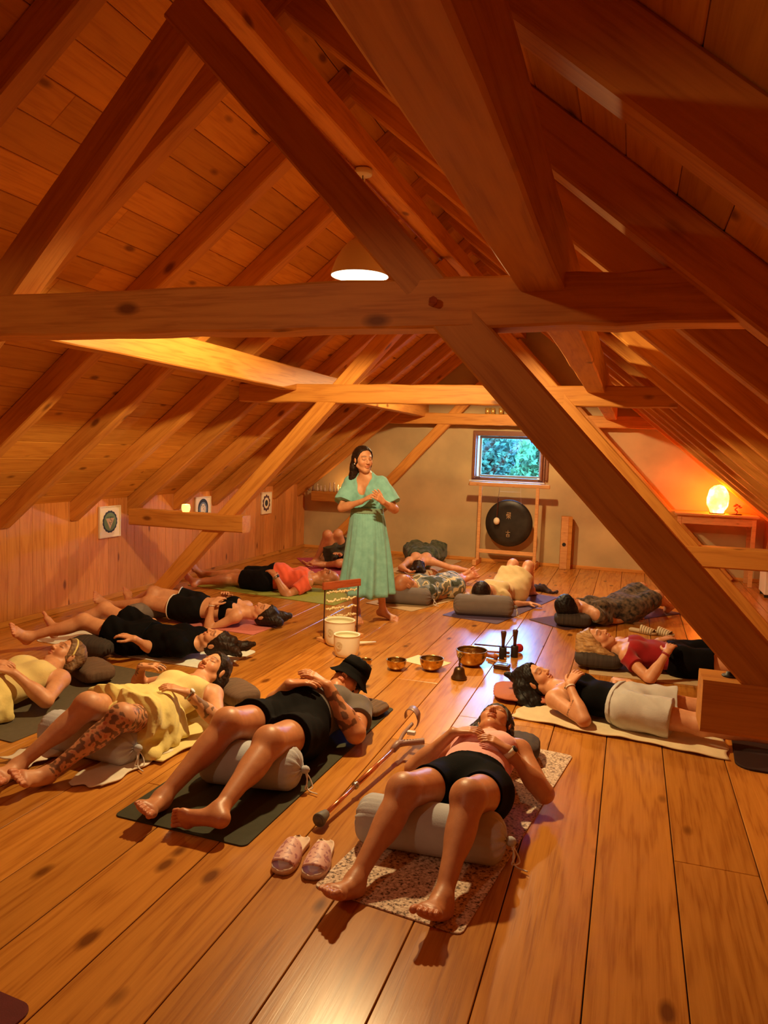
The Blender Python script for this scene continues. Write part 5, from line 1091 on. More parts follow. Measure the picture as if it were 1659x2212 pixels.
# ================================================================= PEOPLE
JJ = {'fg': {'anL': (-0.546, 2.497, 0.061), 'anR': (-0.877, 2.5, 0.053), 'elL': (-0.297, 3.453, 0.077), 'elR': (-0.925, 3.465, 0.084), 'haL': (-0.56, 3.432, 0.282), 'haR': (-0.648, 3.497, 0.246), 'head': (-0.607, 3.878, 0.219), 'hiL': (-0.516, 3.21, 0.147), 'hiR': (-0.712, 3.211, 0.148), 'knL': (-0.533, 2.814, 0.266), 'knR': (-0.798, 2.815, 0.244), 'neck': (-0.603, 3.709, 0.183), 'shL': (-0.445, 3.665, 0.171), 'shR': (-0.763, 3.669, 0.163), 'toL': (-0.571, 2.351, 0.16), 'toR': (-0.916, 2.358, 0.149), 'wrL': (-0.47, 3.435, 0.249), 'wrR': (-0.74, 3.482, 0.243)},
 'hat': {'anL': (-1.564, 2.705, 0.098), 'anR': (-1.895, 2.789, 0.06), 'elL': (-1.332, 3.757, 0.087), 'elR': (-1.863, 3.783, 0.151), 'haL': (-1.605, 3.739, 0.329), 'haR': (-1.607, 3.7, 0.321), 'head': (-1.605, 4.284, 0.182), 'hiL': (-1.551, 3.552, 0.134), 'hiR': (-1.76, 3.565, 0.161), 'knL': (-1.538, 3.116, 0.256), 'knR': (-1.777, 3.123, 0.279), 'neck': (-1.614, 4.106, 0.146), 'shL': (-1.423, 4.042, 0.137), 'shR': (-1.815, 4.075, 0.167), 'toL': (-1.775, 2.707, 0.078), 'toR': (-1.835, 2.618, 0.149), 'wrL': (-1.517, 3.76, 0.298), 'wrR': (-1.698, 3.658, 0.32)},
 'tat': {'anL': (-2.525, 2.798, 0.058), 'anR': (-2.702, 2.793, 0.07), 'elL': (-2.125, 3.647, 0.088), 'elR': (-2.863, 3.942, 0.102), 'haL': (-2.341, 3.5, 0.285), 'haR': (-2.633, 3.788, 0.188), 'head': (-2.42, 4.09, 0.226), 'hiL': (-2.397, 3.414, 0.128), 'hiR': (-2.589, 3.433, 0.146), 'knL': (-2.31, 3.036, 0.277), 'knR': (-2.524, 3.055, 0.298), 'neck': (-2.433, 3.924, 0.182), 'shL': (-2.281, 3.867, 0.148), 'shR': (-2.601, 3.897, 0.175), 'toL': (-2.529, 2.632, 0.154), 'toR': (-2.626, 2.629, 0.138), 'wrL': (-2.262, 3.544, 0.262), 'wrR': (-2.716, 3.766, 0.189)},
 'yel': {'anL': (-3.4, 2.56, 0.077), 'anR': (-3.672, 2.6, 0.079), 'elL': (-3.208, 3.541, 0.085), 'elR': (-3.692, 3.56, 0.082), 'haL': (-3.44, 3.408, 0.281), 'haR': (-3.497, 3.513, 0.24), 'head': (-3.472, 4.008, 0.213), 'hiL': (-3.458, 3.338, 0.102), 'hiR': (-3.646, 3.36, 0.137), 'knL': (-3.318, 2.951, 0.095), 'knR': (-3.524, 2.97, 0.112), 'neck': (-3.472, 3.846, 0.168), 'shL': (-3.323, 3.788, 0.13), 'shR': (-3.642, 3.826, 0.139), 'toL': (-3.232, 2.504, 0.16), 'toR': (-3.526, 2.515, 0.176), 'wrL': (-3.371, 3.458, 0.256), 'wrR': (-3.563, 3.466, 0.266)},
 'blk': {'anL': (-4.285, 4.554, 0.123), 'anR': (-4.308, 4.874, 0.114), 'elL': (-3.379, 4.822, 0.063), 'elR': (-3.407, 5.072, 0.083), 'haL': (-3.473, 4.618, 0.2), 'haR': (-3.603, 5.081, 0.203), 'head': (-2.907, 4.955, 0.144), 'hiL': (-3.57, 4.816, 0.116), 'hiR': (-3.589, 5, 0.14), 'knL': (-3.95, 4.783, 0.254), 'knR': (-3.979, 5.038, 0.274), 'neck': (-3.078, 4.943, 0.114), 'shL': (-3.111, 4.777, 0.116), 'shR': (-3.135, 5.098, 0.138), 'toL': (-4.265, 4.411, 0.248), 'toR': (-4.432, 4.95, 0.239), 'wrL': (-3.39, 4.616, 0.192), 'wrR': (-3.612, 5.16, 0.182)},
 'bik': {'anL': (-4.54, 5.807, 0.109), 'anR': (-4.501, 6.07, 0.093), 'elL': (-3.538, 5.819, 0.067), 'elR': (-3.606, 6.257, 0.081), 'haL': (-3.337, 5.79, 0.287), 'haR': (-3.468, 6.14, 0.24), 'head': (-3.088, 6.106, 0.114), 'hiL': (-3.739, 5.892, 0.128), 'hiR': (-3.774, 6.075, 0.151), 'knL': (-4.147, 5.853, 0.181), 'knR': (-4.158, 5.945, 0.232), 'neck': (-3.259, 6.076, 0.117), 'shL': (-3.276, 5.909, 0.107), 'shR': (-3.334, 6.223, 0.133), 'toL': (-4.562, 5.664, 0.24), 'toR': (-4.573, 6.162, 0.228), 'wrL': (-3.407, 5.738, 0.255), 'wrR': (-3.511, 6.074, 0.211)},
 'org': {'anL': (-4.567, 7.323, 0.086), 'anR': (-4.791, 7.826, 0.087), 'elL': (-3.539, 7.447, 0.067), 'elR': (-3.78, 8.143, 0.081), 'haL': (-3.661, 7.303, 0.3), 'haR': (-3.927, 7.946, 0.197), 'head': (-3.219, 7.947, 0.15), 'hiL': (-3.867, 7.607, 0.12), 'hiR': (-3.93, 7.795, 0.132), 'knL': (-4.302, 7.66, 0.091), 'knR': (-4.362, 7.876, 0.099), 'neck': (-3.385, 7.887, 0.136), 'shL': (-3.372, 7.686, 0.126), 'shR': (-3.502, 8.049, 0.135), 'toL': (-4.728, 7.416, 0.183), 'toR': (-4.785, 7.668, 0.223), 'wrL': (-3.588, 7.275, 0.256), 'wrR': (-3.843, 7.917, 0.196)},
 'p13': {'anL': (0.281, 8.507, 0.072), 'anR': (0.216, 7.922, 0.112), 'elL': (-0.082, 7.674, 0.043), 'elR': (-0.216, 7.848, 0.074), 'haL': (0.145, 7.903, 0.052), 'haR': (-0.005, 8.078, 0.164), 'head': (-0.497, 7.436, 0.189), 'hiL': (0.069, 7.808, 0.136), 'hiR': (-0.05, 7.952, 0.141), 'knL': (0.1, 8.208, 0.221), 'knR': (0.078, 7.615, 0.327), 'neck': (-0.373, 7.548, 0.135), 'shL': (-0.235, 7.456, 0.117), 'shR': (-0.437, 7.7, 0.155), 'toL': (0.251, 8.656, 0.153), 'toR': (0.22, 8.049, 0.255), 'wrL': (0.075, 7.86, 0.04), 'wrR': (-0.065, 8.021, 0.159)},
 'blo': {'anL': (0.964, 5.927, 0.087), 'anR': (0.956, 6.122, 0.092), 'elL': (0.244, 5.766, 0.077), 'elR': (0.184, 6.452, 0.08), 'haL': (0.331, 5.704, 0.306), 'haR': (0.343, 6.311, 0.205), 'head': (-0.186, 6.066, 0.201), 'hiL': (0.483, 6.105, 0.111), 'hiR': (0.446, 6.291, 0.128), 'knL': (0.626, 5.723, 0.153), 'knR': (0.617, 5.92, 0.165), 'neck': (-0.029, 6.1, 0.14), 'shL': (0.046, 5.951, 0.129), 'shR': (-0.012, 6.267, 0.145), 'toL': (1.075, 5.81, 0.196), 'toR': (1.067, 6.004, 0.202), 'wrL': (0.317, 5.632, 0.266), 'wrR': (0.28, 6.258, 0.194)},
 'gry': {'anL': (0.64, 4.62, 0.076), 'anR': (0.69, 4.888, 0.089), 'elL': (-0.184, 4.561, 0.068), 'elR': (-0.03, 5.203, 0.081), 'haL': (-0.246, 4.781, 0.262), 'haR': (0.043, 4.931, 0.204), 'head': (-0.526, 4.99, 0.153), 'hiL': (0.07, 4.661, 0.137), 'hiR': (0.134, 4.841, 0.156), 'knL': (0.377, 4.926, 0.055), 'knR': (0.394, 5.158, 0.081), 'neck': (-0.372, 4.929, 0.12), 'shL': (-0.38, 4.761, 0.105), 'shR': (-0.272, 5.068, 0.127), 'toL': (0.53, 4.508, 0.193), 'toR': (0.592, 4.751, 0.189), 'wrL': (-0.29, 4.722, 0.222), 'wrR': (-0.024, 4.981, 0.19)},
 'knees': {'anL': (-4.073, 9.581, 0.099), 'anR': (-3.996, 9.684, 0.117), 'elL': (-3.883, 9.469, 0.048), 'elR': (-3.655, 9.649, 0.062), 'haL': (-4.058, 9.182, 0.098), 'haR': (-3.678, 9.344, 0.201), 'head': (-3.353, 9.309, 0.126), 'hiL': (-3.905, 9.733, 0.105), 'hiR': (-3.776, 9.866, 0.119), 'knL': (-3.873, 9.507, 0.46), 'knR': (-3.768, 9.627, 0.466), 'neck': (-3.475, 9.429, 0.108), 'shL': (-3.639, 9.329, 0.103), 'shR': (-3.381, 9.593, 0.131), 'toL': (-4.086, 9.383, 0.066), 'toR': (-4.009, 9.484, 0.095), 'wrL': (-4.008, 9.25, 0.079), 'wrR': (-3.664, 9.427, 0.183)},
 'arm': {'anL': (-2.85, 11.243, 0.075), 'anR': (-3.183, 11.192, 0.081), 'elL': (-2.266, 9.986, 0.058), 'elR': (-2.884, 9.693, 0.06), 'haL': (-1.931, 10.044, 0.05), 'haR': (-2.662, 9.453, 0.054), 'head': (-2.654, 9.781, 0.104), 'hiL': (-2.694, 10.473, 0.141), 'hiR': (-2.875, 10.438, 0.14), 'knL': (-2.684, 10.888, 0.155), 'knR': (-3.021, 10.827, 0.147), 'neck': (-2.687, 9.954, 0.127), 'shL': (-2.537, 10.028, 0.127), 'shR': (-2.854, 9.968, 0.116), 'toL': (-2.72, 11.355, 0.147), 'toR': (-3.033, 11.291, 0.161), 'wrL': (-2.019, 10.026, 0.043), 'wrR': (-2.733, 9.497, 0.054)},
 'bald': {'anL': (-1.886, 9.063, 0.076), 'anR': (-1.941, 9.168, 0.089), 'elL': (-1.953, 8.022, 0.052), 'elR': (-2.143, 8.189, 0.075), 'haL': (-1.772, 8.245, 0.079), 'haR': (-2.082, 8.375, 0.223), 'head': (-2.239, 7.667, 0.221), 'hiL': (-1.813, 8.21, 0.126), 'hiR': (-1.967, 8.315, 0.149), 'knL': (-1.861, 8.639, 0.095), 'knR': (-1.913, 8.747, 0.137), 'neck': (-2.16, 7.811, 0.167), 'shL': (-1.98, 7.746, 0.146), 'shR': (-2.299, 7.952, 0.162), 'toL': (-1.716, 9.098, 0.161), 'toR': (-1.768, 9.207, 0.196), 'wrL': (-1.85, 8.259, 0.04), 'wrR': (-2.067, 8.425, 0.153)},
 'cream': {'anL': (-1.072, 8.137, 0.109), 'anR': (-1.261, 8.201, 0.084), 'elL': (-1.139, 7.994, 0.04), 'elR': (-1.566, 8.074, 0.065), 'haL': (-0.89, 8.105, 0.04), 'haR': (-1.593, 7.769, 0.137), 'head': (-1.379, 7.597, 0.226), 'hiL': (-1.134, 8.212, 0.14), 'hiR': (-1.304, 8.258, 0.15), 'knL': (-1.122, 7.921, 0.41), 'knR': (-1.231, 7.924, 0.358), 'neck': (-1.336, 7.761, 0.205), 'shL': (-1.184, 7.757, 0.153), 'shR': (-1.479, 7.837, 0.165), 'toL': (-1.042, 8.302, 0.158), 'toR': (-1.073, 8.227, 0.067), 'wrL': (-0.96, 8.146, 0.038), 'wrR': (-1.582, 7.84, 0.099)}}
for k in JJ: JJ[k] = {a: np.array(b, float) for a, b in JJ[k].items()}
def up_(k, **kw):
    for a, b in kw.items(): JJ[k][a] = np.array(b, float)
up_('gry', knL=(.47, 4.64, .11), knR=(.53, 4.87, .11), anL=(.87, 4.62, .085), anR=(.93, 4.86, .085), toL=(.98, 4.55, .20), toR=(1.02, 4.93, .20), hiL=(.06, 4.68, .13), hiR=(.09, 4.87, .13))
up_('blo', hiL=(.44, 6.03, .12), hiR=(.45, 6.22, .12), knL=(.85, 5.99, .13), knR=(.86, 6.24, .13), anL=(1.24, 5.93, .09), anR=(1.24, 6.26, .09), toL=(1.33, 5.86, .2), toR=(1.33, 6.33, .2))
up_('cream', hiL=(-1.13, 8.24, .13), hiR=(-1.31, 8.28, .13), knL=(-1.04, 8.5, .5), knR=(-1.22, 8.54, .5), anL=(-1.02, 8.78, .08), anR=(-1.20, 8.82, .08), toL=(-.98, 8.96, .045), toR=(-1.16, 9.0, .045))
up_('blo', wrL=(.327, 5.83, .23), haL=(.345, 5.92, .245))
up_('bik', wrL=(-3.49, 5.86, .21), haL=(-3.46, 5.94, .23), wrR=(-3.52, 6.12, .21), haR=(-3.47, 6.05, .24))
up_('org', wrL=(-3.64, 7.42, .22), haL=(-3.71, 7.48, .24))
up_('p13', knL=(.30, 8.10, .22), knR=(.12, 8.22, .22), anL=(.46, 8.46, .09), anR=(.30, 8.60, .09), toL=(.56, 8.58, .16), toR=(.38, 8.74, .16))
B_ = cloth('black_jersey', (0.0035, 0.003, 0.003), sheen=0, spec=.08); B2 = cloth('black_cotton', (0.006, 0.005, 0.005), sheen=0, spec=.1)
# --- woman in the foreground
p = Person('person', JJ['fg'], 'Woman in a pink top and black shorts lying in the foreground on the speckled mat', h=.0042, H=1.66, w=1.15, skin=M_tan, face=(-.06, -.22, 1), crown=(.05, 1, .1), floor=.0065, bust=1.05)
p.shirt(cloth('salmon_jersey', (0.95, 0.47, 0.44)), sleeve=0, e=.006, waist=.12, name='sleeveless_top', neckcut=(.565, .10), wr=.0015)
p.shorts(B_, t=.44, e=.0075, waist=.155, flare=.0, name='cycling_shorts', wr=.0008)
p.hair(M_hair, [[(-.07, -.02, .03, .022), (-.085, -.03, -.05, .02)], [(.07, -.02, .03, .03), (.10, -.03, -.04, .028), (.12, -.05, -.12, .02)], [(0, -.06, .05, .05), (.06, -.07, .0, .04)]])
p.watch('L', M_white, M_black, .026, .95); 
# --- man with hat
p = Person('person', JJ['hat'], 'Man with a black bucket hat over his face, grey T-shirt and black shorts', h=.0045, H=1.82, male=True, w=1.16, skin=M_tan, face=(.30, -.35, .9), crown=(.25, 1, .2), floor=.0065, belly=.035, tattoo=[('elL', 'wrL', .15, .85, .62, 1.0)])
p.shirt(cloth('charcoal_jersey', (0.13, 0.105, 0.09)), sleeve=.55, e=.010, waist=.09, wr=.003, flare=.012)
p.shorts(B2, t=.50, e=.013, waist=.14, flare=.016, wr=.003)
p.hair(M_bhair, cap=.004)
# hat
t = empty('bucket_hat', p.c + p.crown * .085 + p.face * .055 - p.hr * 0, 0, 'Black bucket hat tipped over the face of the man in grey', 'hat'); z_ = V(nrm(p.crown * .72 + p.face * .55)); t.rotation_mode = 'QUATERNION'; t.rotation_quaternion = z_.to_track_quat('Z', 'Y')
bm = bmesh.new(); pr = [(0, .075), (.05, .078), (.080, .066), (.092, .03), (.101, -.025), (.104, -.032), (.120, -.052), (.140, -.070), (.141, -.073), (.120, -.056), (.100, -.035), (.090, .025), (.078, .060), (0, .071)]
lathe(bm, pr, 56)
for v in bm.verts:
    a = math.atan2(v.co.y, v.co.x); rr = math.hypot(v.co.x, v.co.y); v.co.z += .012 * math.sin(a * 3 + .5) * max(0, rr - .09) / .06 + .003 * math.sin(a * 7)
bmo('hat_body', bm, B2, t, True)
bm = bmesh.new(); lathe(bm, [(.0925, .026), (.0975, .004), (.099, .004), (.094, .027)], 56); bmo('hat_band', bm, B_, t, True)
# --- tattooed woman
p = Person('person', JJ['tat'], 'Tattooed woman in a yellow sleeveless top with a yellow cloth over her hips', h=.0045, H=1.66, w=1.10, face=(-.10, -.50, .86), crown=(.25, 1, .4), floor=.0125, tattoo=[('knL', 'anL', -.05, .95, .66, 1.75), ('hiL', 'knL', .62, 1.05, .66, 1.75), ('elL', 'wrL', .30, .85, .6, 1.0), ('wrR', 'haR', -1, 2, .5, 1.5)])
M_yt = cloth('butter_yellow_jersey', (0.80, 0.64, 0.27)); M_ym = cloth('yellow_muslin', (0.80, 0.66, 0.24), bump=.7, bscale=70)
p.shirt(M_yt, sleeve=0, e=.006, waist=.10, name='sleeveless_top', wr=.0015)
p.hair(M_hair, [[(0, -.06, .08, .05), (.06, -.07, .03, .04)], [(-.06, -.03, .02, .03), (-.07, -.05, -.05, .03)]])
p.watch('L', M_steel, M_plw, .010, .93)
F = Field(.006); p.torso(F, .022, .05)
for q in 'LR': p.thigh(F, q, .022, .62, .11, .03)
a = p.pel
F.cone(a + A3(.10, .02, .0), a + A3(.24, -.02, -.10), .07, .035, .06); F.cone(a + A3(.12, -.15, -.02), a + A3(.22, -.20, -.10), .06, .03, .06); F.cone(a + A3(.20, .05, -.10), a + A3(.25, -.22, -.105), .03, .03, .05); F.cone(a + A3(.10, .15, .02), a + A3(.24, .10, -.1), .06, .03, .06)
P_, F_ = F.build(.0065, 19, [(p.U(.17), p.up)], 3); o = npmesh('muslin_wrap', P_ - a, F_, M_ym, None, .014 - a[2]); o.location = a; tag(o, 'Crumpled yellow muslin cloth draped over the hips of the tattooed woman', 'cloth')
# --- woman in yellow at the left edge
p = Person('person', JJ['yel'], 'Woman in a yellow sleeveless top and headband lying at the left edge', h=.005, H=1.66, w=1.14, face=(-.30, -.45, .85), crown=(.45, 1, .4), floor=.0065)
p.shirt(M_yt, sleeve=0, e=.006, waist=.08, name='sleeveless_top', wr=.0015)
p.hair(M_lhair, [[(.03, -.06, .07, .05), (.06, -.06, .0, .04), (.08, -.06, -.08, .022)], [(-.05, -.05, .05, .04), (-.08, -.06, -.05, .02)]])
hb = bmesh.new(); cc = p.c - p.o
for i in range(33):
    pass
pts = [V(cc + (p.hr * .082 * math.sin(a_) + (p.face * .35 + p.crown * .94) * .104 * math.cos(a_)) * 1.05 + p.face * .002 + p.crown * .008) for a_ in [(-1.6 + 3.2 * i / 24) for i in range(25)]]
tube(hb, pts, .006, 8); bmo('headband', hb, M_ym, p.root, True)
p.shorts(M_yt, t=.5, e=.012, waist=.10, flare=.02)
F = Field(.007); p.torso(F, .022, .05)
for q in 'LR': p.thigh(F, q, .022, .8, .11, .03)
a = p.pel; F.cone(a + A3(.12, .02, .0), a + A3(.24, -.0, -.08), .07, .035, .06); F.cone(a + A3(.14, -.18, -.02), a + A3(.25, -.24, -.08), .06, .03, .06)
P_, F_ = F.build(.0065, 19, [(p.U(.09), p.up)], 5); o = npmesh('muslin_wrap', P_ - a, F_, M_ym, None, .008 - a[2]); o.location = a; tag(o, 'Yellow muslin cloth with a small black label over the lap at the left edge', 'cloth')
bm = bmesh.new(); box(bm, (0, 0, 0), (.018, .040, .002)); lb = bmo('sewn_label', bm, B_, o); lb.location = (.10, -.02, .118); lb.rotation_euler = (0, .7, .5)
# --- woman all in black
p = Person('person', JJ['blk'], 'Woman dressed all in black lying on the pale mat with knees bent', h=.0055, H=1.66, face=(-.28, -.12, 1), crown=(1, .1, .1), floor=.0065)
p.shirt(B_, sleeve=1.0, e=.012, waist=.02, name='black_top', neckcut=(.56, .30)); p.shorts(B_, t=.50, e=.03, waist=.14, flare=.03, wr=.006, name='black_shorts')
p.hair(M_hair, [[(0, -.05, .07, .05), (.03, -.07, .12, .045), (.07, -.09, .18, .035), (.12, -.10, .22, .018)], [(-.03, -.05, .08, .05), (-.06, -.08, .15, .035), (-.10, -.10, .20, .02)]], bun=(0, -.02, .12, .045))
# --- woman in black bikini top
p = Person('person', JJ['bik'], 'Woman in a black bikini top and black shorts with white trim', h=.0055, H=1.66, face=(-.22, -.2, 1), crown=(1, .1, .1), floor=.0065)
p.shirt(B_, sleeve=0, e=.006, waist=.30, name='bikini_top', neckcut=(.47, .5), wr=.001); p.shorts(B2, t=.42, e=.016, waist=.12, flare=.022)
for q in 'LR':
    a, b = p.J['hi' + q], p.J['kn' + q]; c = a + (b - a) * .42; d, x_, y_ = frame_of(b - a, A3(0, 0, 1)); rr = .112
    bm = bmesh.new(); tube(bm, [V(c + (x_ * math.cos(i * PI / 14) + y_ * math.sin(i * PI / 14)) * rr - p.o + d * .0) for i in range(29)], .005, 6); bmo('white_hem_trim', bm, M_white, p.root, True)
p.hair(M_hair, [[(0, -.05, .07, .06), (.05, -.07, .12, .05), (.10, -.085, .17, .03)], [(.05, -.04, .04, .05), (.11, -.06, .04, .045), (.16, -.08, .08, .03)], [(-.04, -.05, .06, .05), (-.05, -.08, .13, .04)]])
p.watch('L', M_white, None, .006, .95, 'bracelet')
# --- man in coral T-shirt
p = Person('person', JJ['org'], 'Man in a coral T-shirt and black shorts lying on the lime green mat', h=.006, H=1.78, male=True, w=1.05, skin=M_tan, face=(-.12, -.1, 1), crown=(1, .1, .1), floor=.0065, belly=.03)
p.shirt(cloth('coral_jersey', (0.85, 0.13, 0.06)), sleeve=.6, e=.012, waist=.03, wr=.005); p.shorts(B2, t=.62, e=.022, waist=.10, flare=.02); p.watch('L', M_steel, M_black, .022, .94)
# --- person with raised knees
p = Person('person', JJ['knees'], 'Person with raised bare knees and dark shorts lying behind the teacher', h=.007, H=1.72, face=(-.1, -.1, 1), crown=(.8, -.6, .1), floor=.0065, skin=M_tan, bust=.7)
p.shorts(cloth('olive_dark_cotton', (0.055, 0.045, 0.022), noise=.5), t=.66, e=.02, waist=.30, flare=.03); p.shirt(B2, sleeve=0, e=.008, waist=.22, name='black_vest'); p.hair(M_hair)
# --- woman in dark green dress, head to the camera
p = Person('person', JJ['arm'], 'Woman in a dark green dress with arms spread, head towards the camera', h=.0065, H=1.68, face=(0, .12, 1), crown=(.05, -1, .05), floor=.0065)
M_gdress = cloth('dark_green_print', (0.085, 0.10, 0.055), col2=(0.025, 0.035, 0.022), nscale=22, noise=.4)
p.dress(M_gdress, t=.95, e=.02, sleeve=0, flare=.09, wr=.009, neckcut=(.44, .5)); p.hair(M_hair, [[(-.04, -.04, .08, .05), (-.06, -.06, .14, .035)], [(.05, -.04, .08, .05), (.09, -.07, .10, .03)], [(0, -.03, .1, .05), (0, -.05, .16, .03)]])
# --- bald man
p = Person('person', JJ['bald'], 'Bald man in a patterned shirt resting his head on a grey-brown bolster', h=.006, H=1.76, male=True, w=1.0, skin=M_tan, face=(.5, .55, .8), crown=(-.5, -.8, .55), floor=.0065)
m_, n, l, b = newmat('camouflage_print'); tc = N(n, 'ShaderNodeTexCoord'); nz = N(n, 'ShaderNodeTexNoise'); nz.inputs['Scale'].default_value = 9; nz.inputs['Detail'].default_value = 1; l.new(tc.outputs['Object'], nz.inputs['Vector']); rp = ramp(n, [(0.40, (0.06, 0.07, 0.05)), (0.46, (0.22, 0.25, 0.28)), (0.54, (0.66, 0.54, 0.34)), (0.60, (0.16, 0.14, 0.08))]); rp.color_ramp.interpolation = 'CONSTANT'; l.new(nz.outputs['Fac'], rp.inputs[0]); l.new(rp.outputs[0], b.inputs['Base Color']); b.inputs['Roughness'].default_value = .9
p.shirt(m_, sleeve=.55, e=.012, waist=.0, wr=.005, neckcut=(.56, .15)); p.shorts(m_, t=.75, e=.02, waist=.1, flare=.02)
# --- woman in cream dress
p = Person('person', JJ['cream'], 'Dark-haired woman in a cream dress with raised knees, head on a bolster', h=.006, H=1.62, face=(.25, .6, .75), crown=(-.15, -.8, .6), floor=.0065)
p.dress(cloth('cream_cotton', (0.74, 0.56, 0.28)), t=.62, e=.014, sleeve=.5, flare=.02, k=.14, neckcut=(.54, .2), wr=.006); p.hair(M_hair, [[(0, -.05, .08, .05), (.03, -.06, .03, .05)]], cap=.016)
# --- person in patterned dress
p = Person('person', JJ['p13'], 'Black-haired person in a dark patterned dress lying on the plum mat', h=.006, H=1.66, face=(.4, .6, .7), crown=(-.8, -.45, .35), floor=.0065)
p.dress(cloth('brown_black_print', (0.17, 0.11, 0.065), col2=(0.012, 0.010, 0.009), nscale=24, noise=.5), t=.85, e=.016, sleeve=.6, flare=.02, wr=.007); p.hair(M_bhair, [[(0, -.05, .05, .07), (0, -.05, .09, .05)], [(.05, -.04, .0, .05), (.05, -.05, .06, .04)]], cap=.022, line=(.05, .055))
# --- blonde woman
p = Person('person', JJ['blo'], 'Blonde woman in a dark red top and black trousers lying on the ivory mat', h=.005, H=1.66, w=1.03, face=(.35, -.12, .93), crown=(-1, -.05, .35), floor=.0065)
p.shirt(cloth('dark_red_jersey', (0.33, 0.012, 0.015)), sleeve=.42, e=.009, waist=.03, wr=.003, neckcut=(.485, .45)); p.shorts(B_, t=.55, e=.022, waist=.12, flare=.02, name='black_trousers')
p.hair(M_blond, [[(-.01, -.05, .07, .06), (.07, -.05, .03, .045), (.10, -.03, -.06, .035), (.11, -.02, -.14, .022)], [(-.05, -.04, .07, .05), (-.09, -.05, -.02, .035), (-.12, -.07, -.10, .02)], [(.0, -.03, .10, .05), (.05, -.09, .08, .04), (.12, -.10, .0, .03), (.15, -.10, -.08, .015)], [(0, -.09, .05, .05), (.1, -.13, .06, .03)]], cap=.013, line=(.055, .068))
p.watch('L', plain('red_beads', (.3, .02, .02)), None, .014, .9, 'bracelet')
# --- woman with grey shorts
p = Person('person', JJ['gry'], 'Dark-haired woman in a black camisole and light grey shorts lying on the ivory towel', h=.0045, H=1.68, w=1.02, face=(.50, -.22, .85), crown=(-1, .1, .45), floor=.0105, tattoo=[('shL', 'elL', .62, .66, .9, 4)])
p.shirt(B_, sleeve=0, e=.006, waist=.08, name='camisole', neckcut=(.455, .5), wr=.001)
M_gs = cloth('light_grey_jersey', (0.56, 0.54, 0.52)); p.shorts(M_gs, t=.60, e=.014, waist=.10, flare=.04, wr=.005, k=.03)
F = Field(.004); p.torso(F, .024, .05); P_, F_ = F.build(.0012, 60, [(p.U(.105), p.up), (p.U(.075), -p.up)], 2); npmesh('waistband', P_ - p.o, F_, M_gs, p.root)
p.hair(M_bhair, [[(0, -.05, .08, .06), (.06, -.06, .03, .05), (.09, -.08, -.08, .045), (.12, -.10, -.16, .03)], [(-.03, -.06, .08, .06), (-.03, -.10, .0, .05)], [(.05, -.08, .05, .05), (.12, -.11, -.02, .045), (.17, -.12, -.14, .035), (.18, -.12, -.22, .02)], [(.0, -.08, .1, .04), (.02, -.09, .16, .018)]], cap=.012)
p.watch('L', M_white, None, .008, .93, 'bracelet'); 
bm = bmesh.new(); tube(bm, [V(p.J['shR'] * .35 + p.neck * .65 + p.fr * .055 - p.o), V(p.J['shR'] * .5 + p.neck * .5 + p.fr * .062 - p.up * .05 - p.o), V(p.U(.42) + p.rt * .07 + p.fr * .10 - p.o)], .003, 6)
tube(bm, [V(p.J['shL'] * .35 + p.neck * .65 + p.fr * .055 - p.o), V(p.J['shL'] * .5 + p.neck * .5 + p.fr * .062 - p.up * .05 - p.o), V(p.U(.42) - p.rt * .07 + p.fr * .10 - p.o)], .003, 6); bmo('camisole_straps', bm, B_, p.root, True)
# --- teacher, standing
T_ = dict(head=(-2.385, 6.665, 1.54), neck=(-2.365, 6.705, 1.375), shR=(-2.525, 6.72, 1.315), shL=(-2.210, 6.68, 1.325), elR=(-2.60, 6.60, 1.085), wrR=(-2.33, 6.49, 1.155), haR=(-2.255, 6.465, 1.20), elL=(-2.065, 6.62, 1.10), wrL=(-2.10, 6.42, 1.17), haL=(-2.135, 6.36, 1.22), hiR=(-2.445, 6.73, .88), hiL=(-2.26, 6.72, .88), knR=(-2.42, 6.66, .48), knL=(-2.22, 6.74, .48), anR=(-2.44, 6.74, .085), anL=(-2.215, 6.88, .085), toR=(-2.35, 6.57, .052), toL=(-2.04, 6.85, .052))
p = Person('person', T_, 'Standing teacher with long dark hair in a mint green dress, hands raised before her', h=.005, H=1.68, w=.95, face=(.72, -.70, -.02), crown=(0, 0, 1), stand=True, loc=(-2.33, 6.75, 0.0), curl=.15, palm=dict(R=(.6, .2, -.3), L=(-.8, .3, 0)))
M_mint = cloth('mint_linen', (0.25, 0.56, 0.52), bump=.5, bscale=90, col2=(0.20, 0.47, 0.44), nscale=18)
def fn(s, F):
    s.torso(F, .010, .05)
    for q in 'LR': F.ball(s.J['sh' + q], .056, .03); s.uarm(F, q, .018, .78, .03, .045)
p.garment('dress_bodice', M_mint, lambda s, F: (fn(s, F), F.cone(s.U(.53) + s.fr * .10, s.U(.31) + s.fr * .135, .085, .012, .006, s.fr, .6, (), True), F.ball(s.U(.56) + s.fr * .02, .065, .01, (), True)), .005, 17, [(p.U(.135), -p.up)], False)
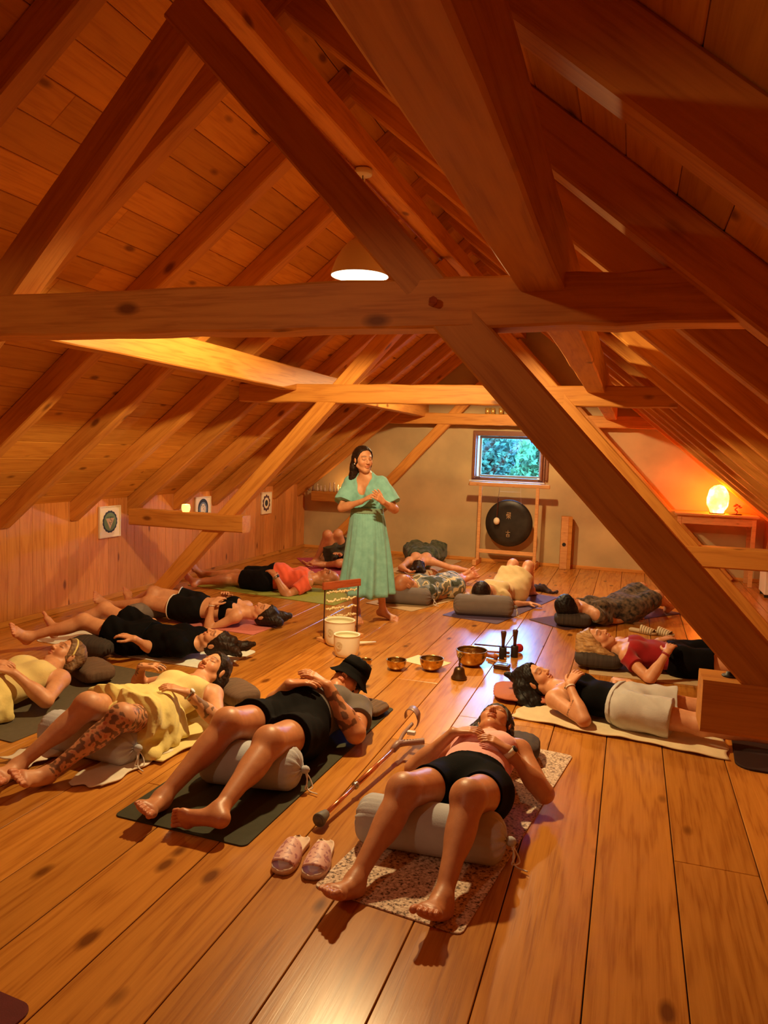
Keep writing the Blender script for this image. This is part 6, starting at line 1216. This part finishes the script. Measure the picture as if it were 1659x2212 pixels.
# v-neck skin is left open by subtracting a wedge: a second garment layer is not needed
M_mint2 = cloth('gathered_mint_band', (0.25, 0.38, 0.27), bump=.5, bscale=120)
bm = bmesh.new(); NS, NZ = 120, 26; rings = []
for j in range(NZ + 1):
    v = j / NZ; z = 1.055 - .775 * v; sx = .152 + .105 * v ** .8; sy = .118 + .11 * v ** .8; cx = -.015 + .012 * v + .012 * math.sin(v * 3); ring = []
    for i in range(NS):
        a = 2 * PI * i / NS; f_ = .055 * v ** 1.1 * (math.sin(a * 9 + 1.5 * math.sin(a * 2 + v)) + .5 * math.sin(a * 17 + 2 * v)) + .006 * math.sin(a * 40) * (1 - v)
        ring.append(bm.verts.new((cx + sx * (1 + f_ * 2.2) * math.cos(a), -.05 + sy * (1 + f_ * 2.2) * math.sin(a), z + (.018 * math.sin(a * 2 + .6) if j == NZ else 0))))
    rings.append(ring)
for A_, B2_ in zip(rings, rings[1:]):
    for i in range(NS): bm.faces.new((A_[i], B2_[i], B2_[(i + 1) % NS], A_[(i + 1) % NS]))
o = bmo('dress_skirt', bm, M_mint, p.root, True); s_ = o.modifiers.new('t', 'SOLIDIFY'); s_.thickness = .003
bm = bmesh.new(); lathe(bm, [(.150 + .006 * (k % 2), 1.035 + k * .010) for k in range(6)], 80)
for v in bm.verts: v.co = (v.co.x * 1.03 - .015, v.co.y * .82 - .05, v.co.z)
o = bmo('waistband', bm, M_mint2, p.root, True); s_ = o.modifiers.new('t', 'SOLIDIFY'); s_.thickness = .006
p.hair(M_hair, [[(.01, -.06, .06, .055), (.04, -.085, -.06, .046), (.05, -.095, -.16, .040), (.06, -.12, -.25, .032), (.07, -.15, -.32, .020), (.075, -.165, -.37, .008)], [(-.05, -.04, .05, .04), (-.068, -.03, -.05, .026), (-.062, -.02, -.13, .018), (-.055, .0, -.18, .009)], [(0, -.08, .03, .06), (0, -.09, -.1, .05)], [(.055, -.05, .03, .035), (.072, -.06, -.08, .028), (.075, -.09, -.2, .02)]], floor=False, cap=.011, line=(.052, .074))
for sx in (-1, 1):
    e_ = p.c + p.hr * sx * .088 + p.crown * -.046 - p.face * .006; bm = bmesh.new(); bmesh.ops.create_icosphere(bm, subdivisions=2, radius=.006, matrix=Matrix.Translation(V(e_ - p.o))); bmo('pearl_earring', bm, M_white, p.root, True)
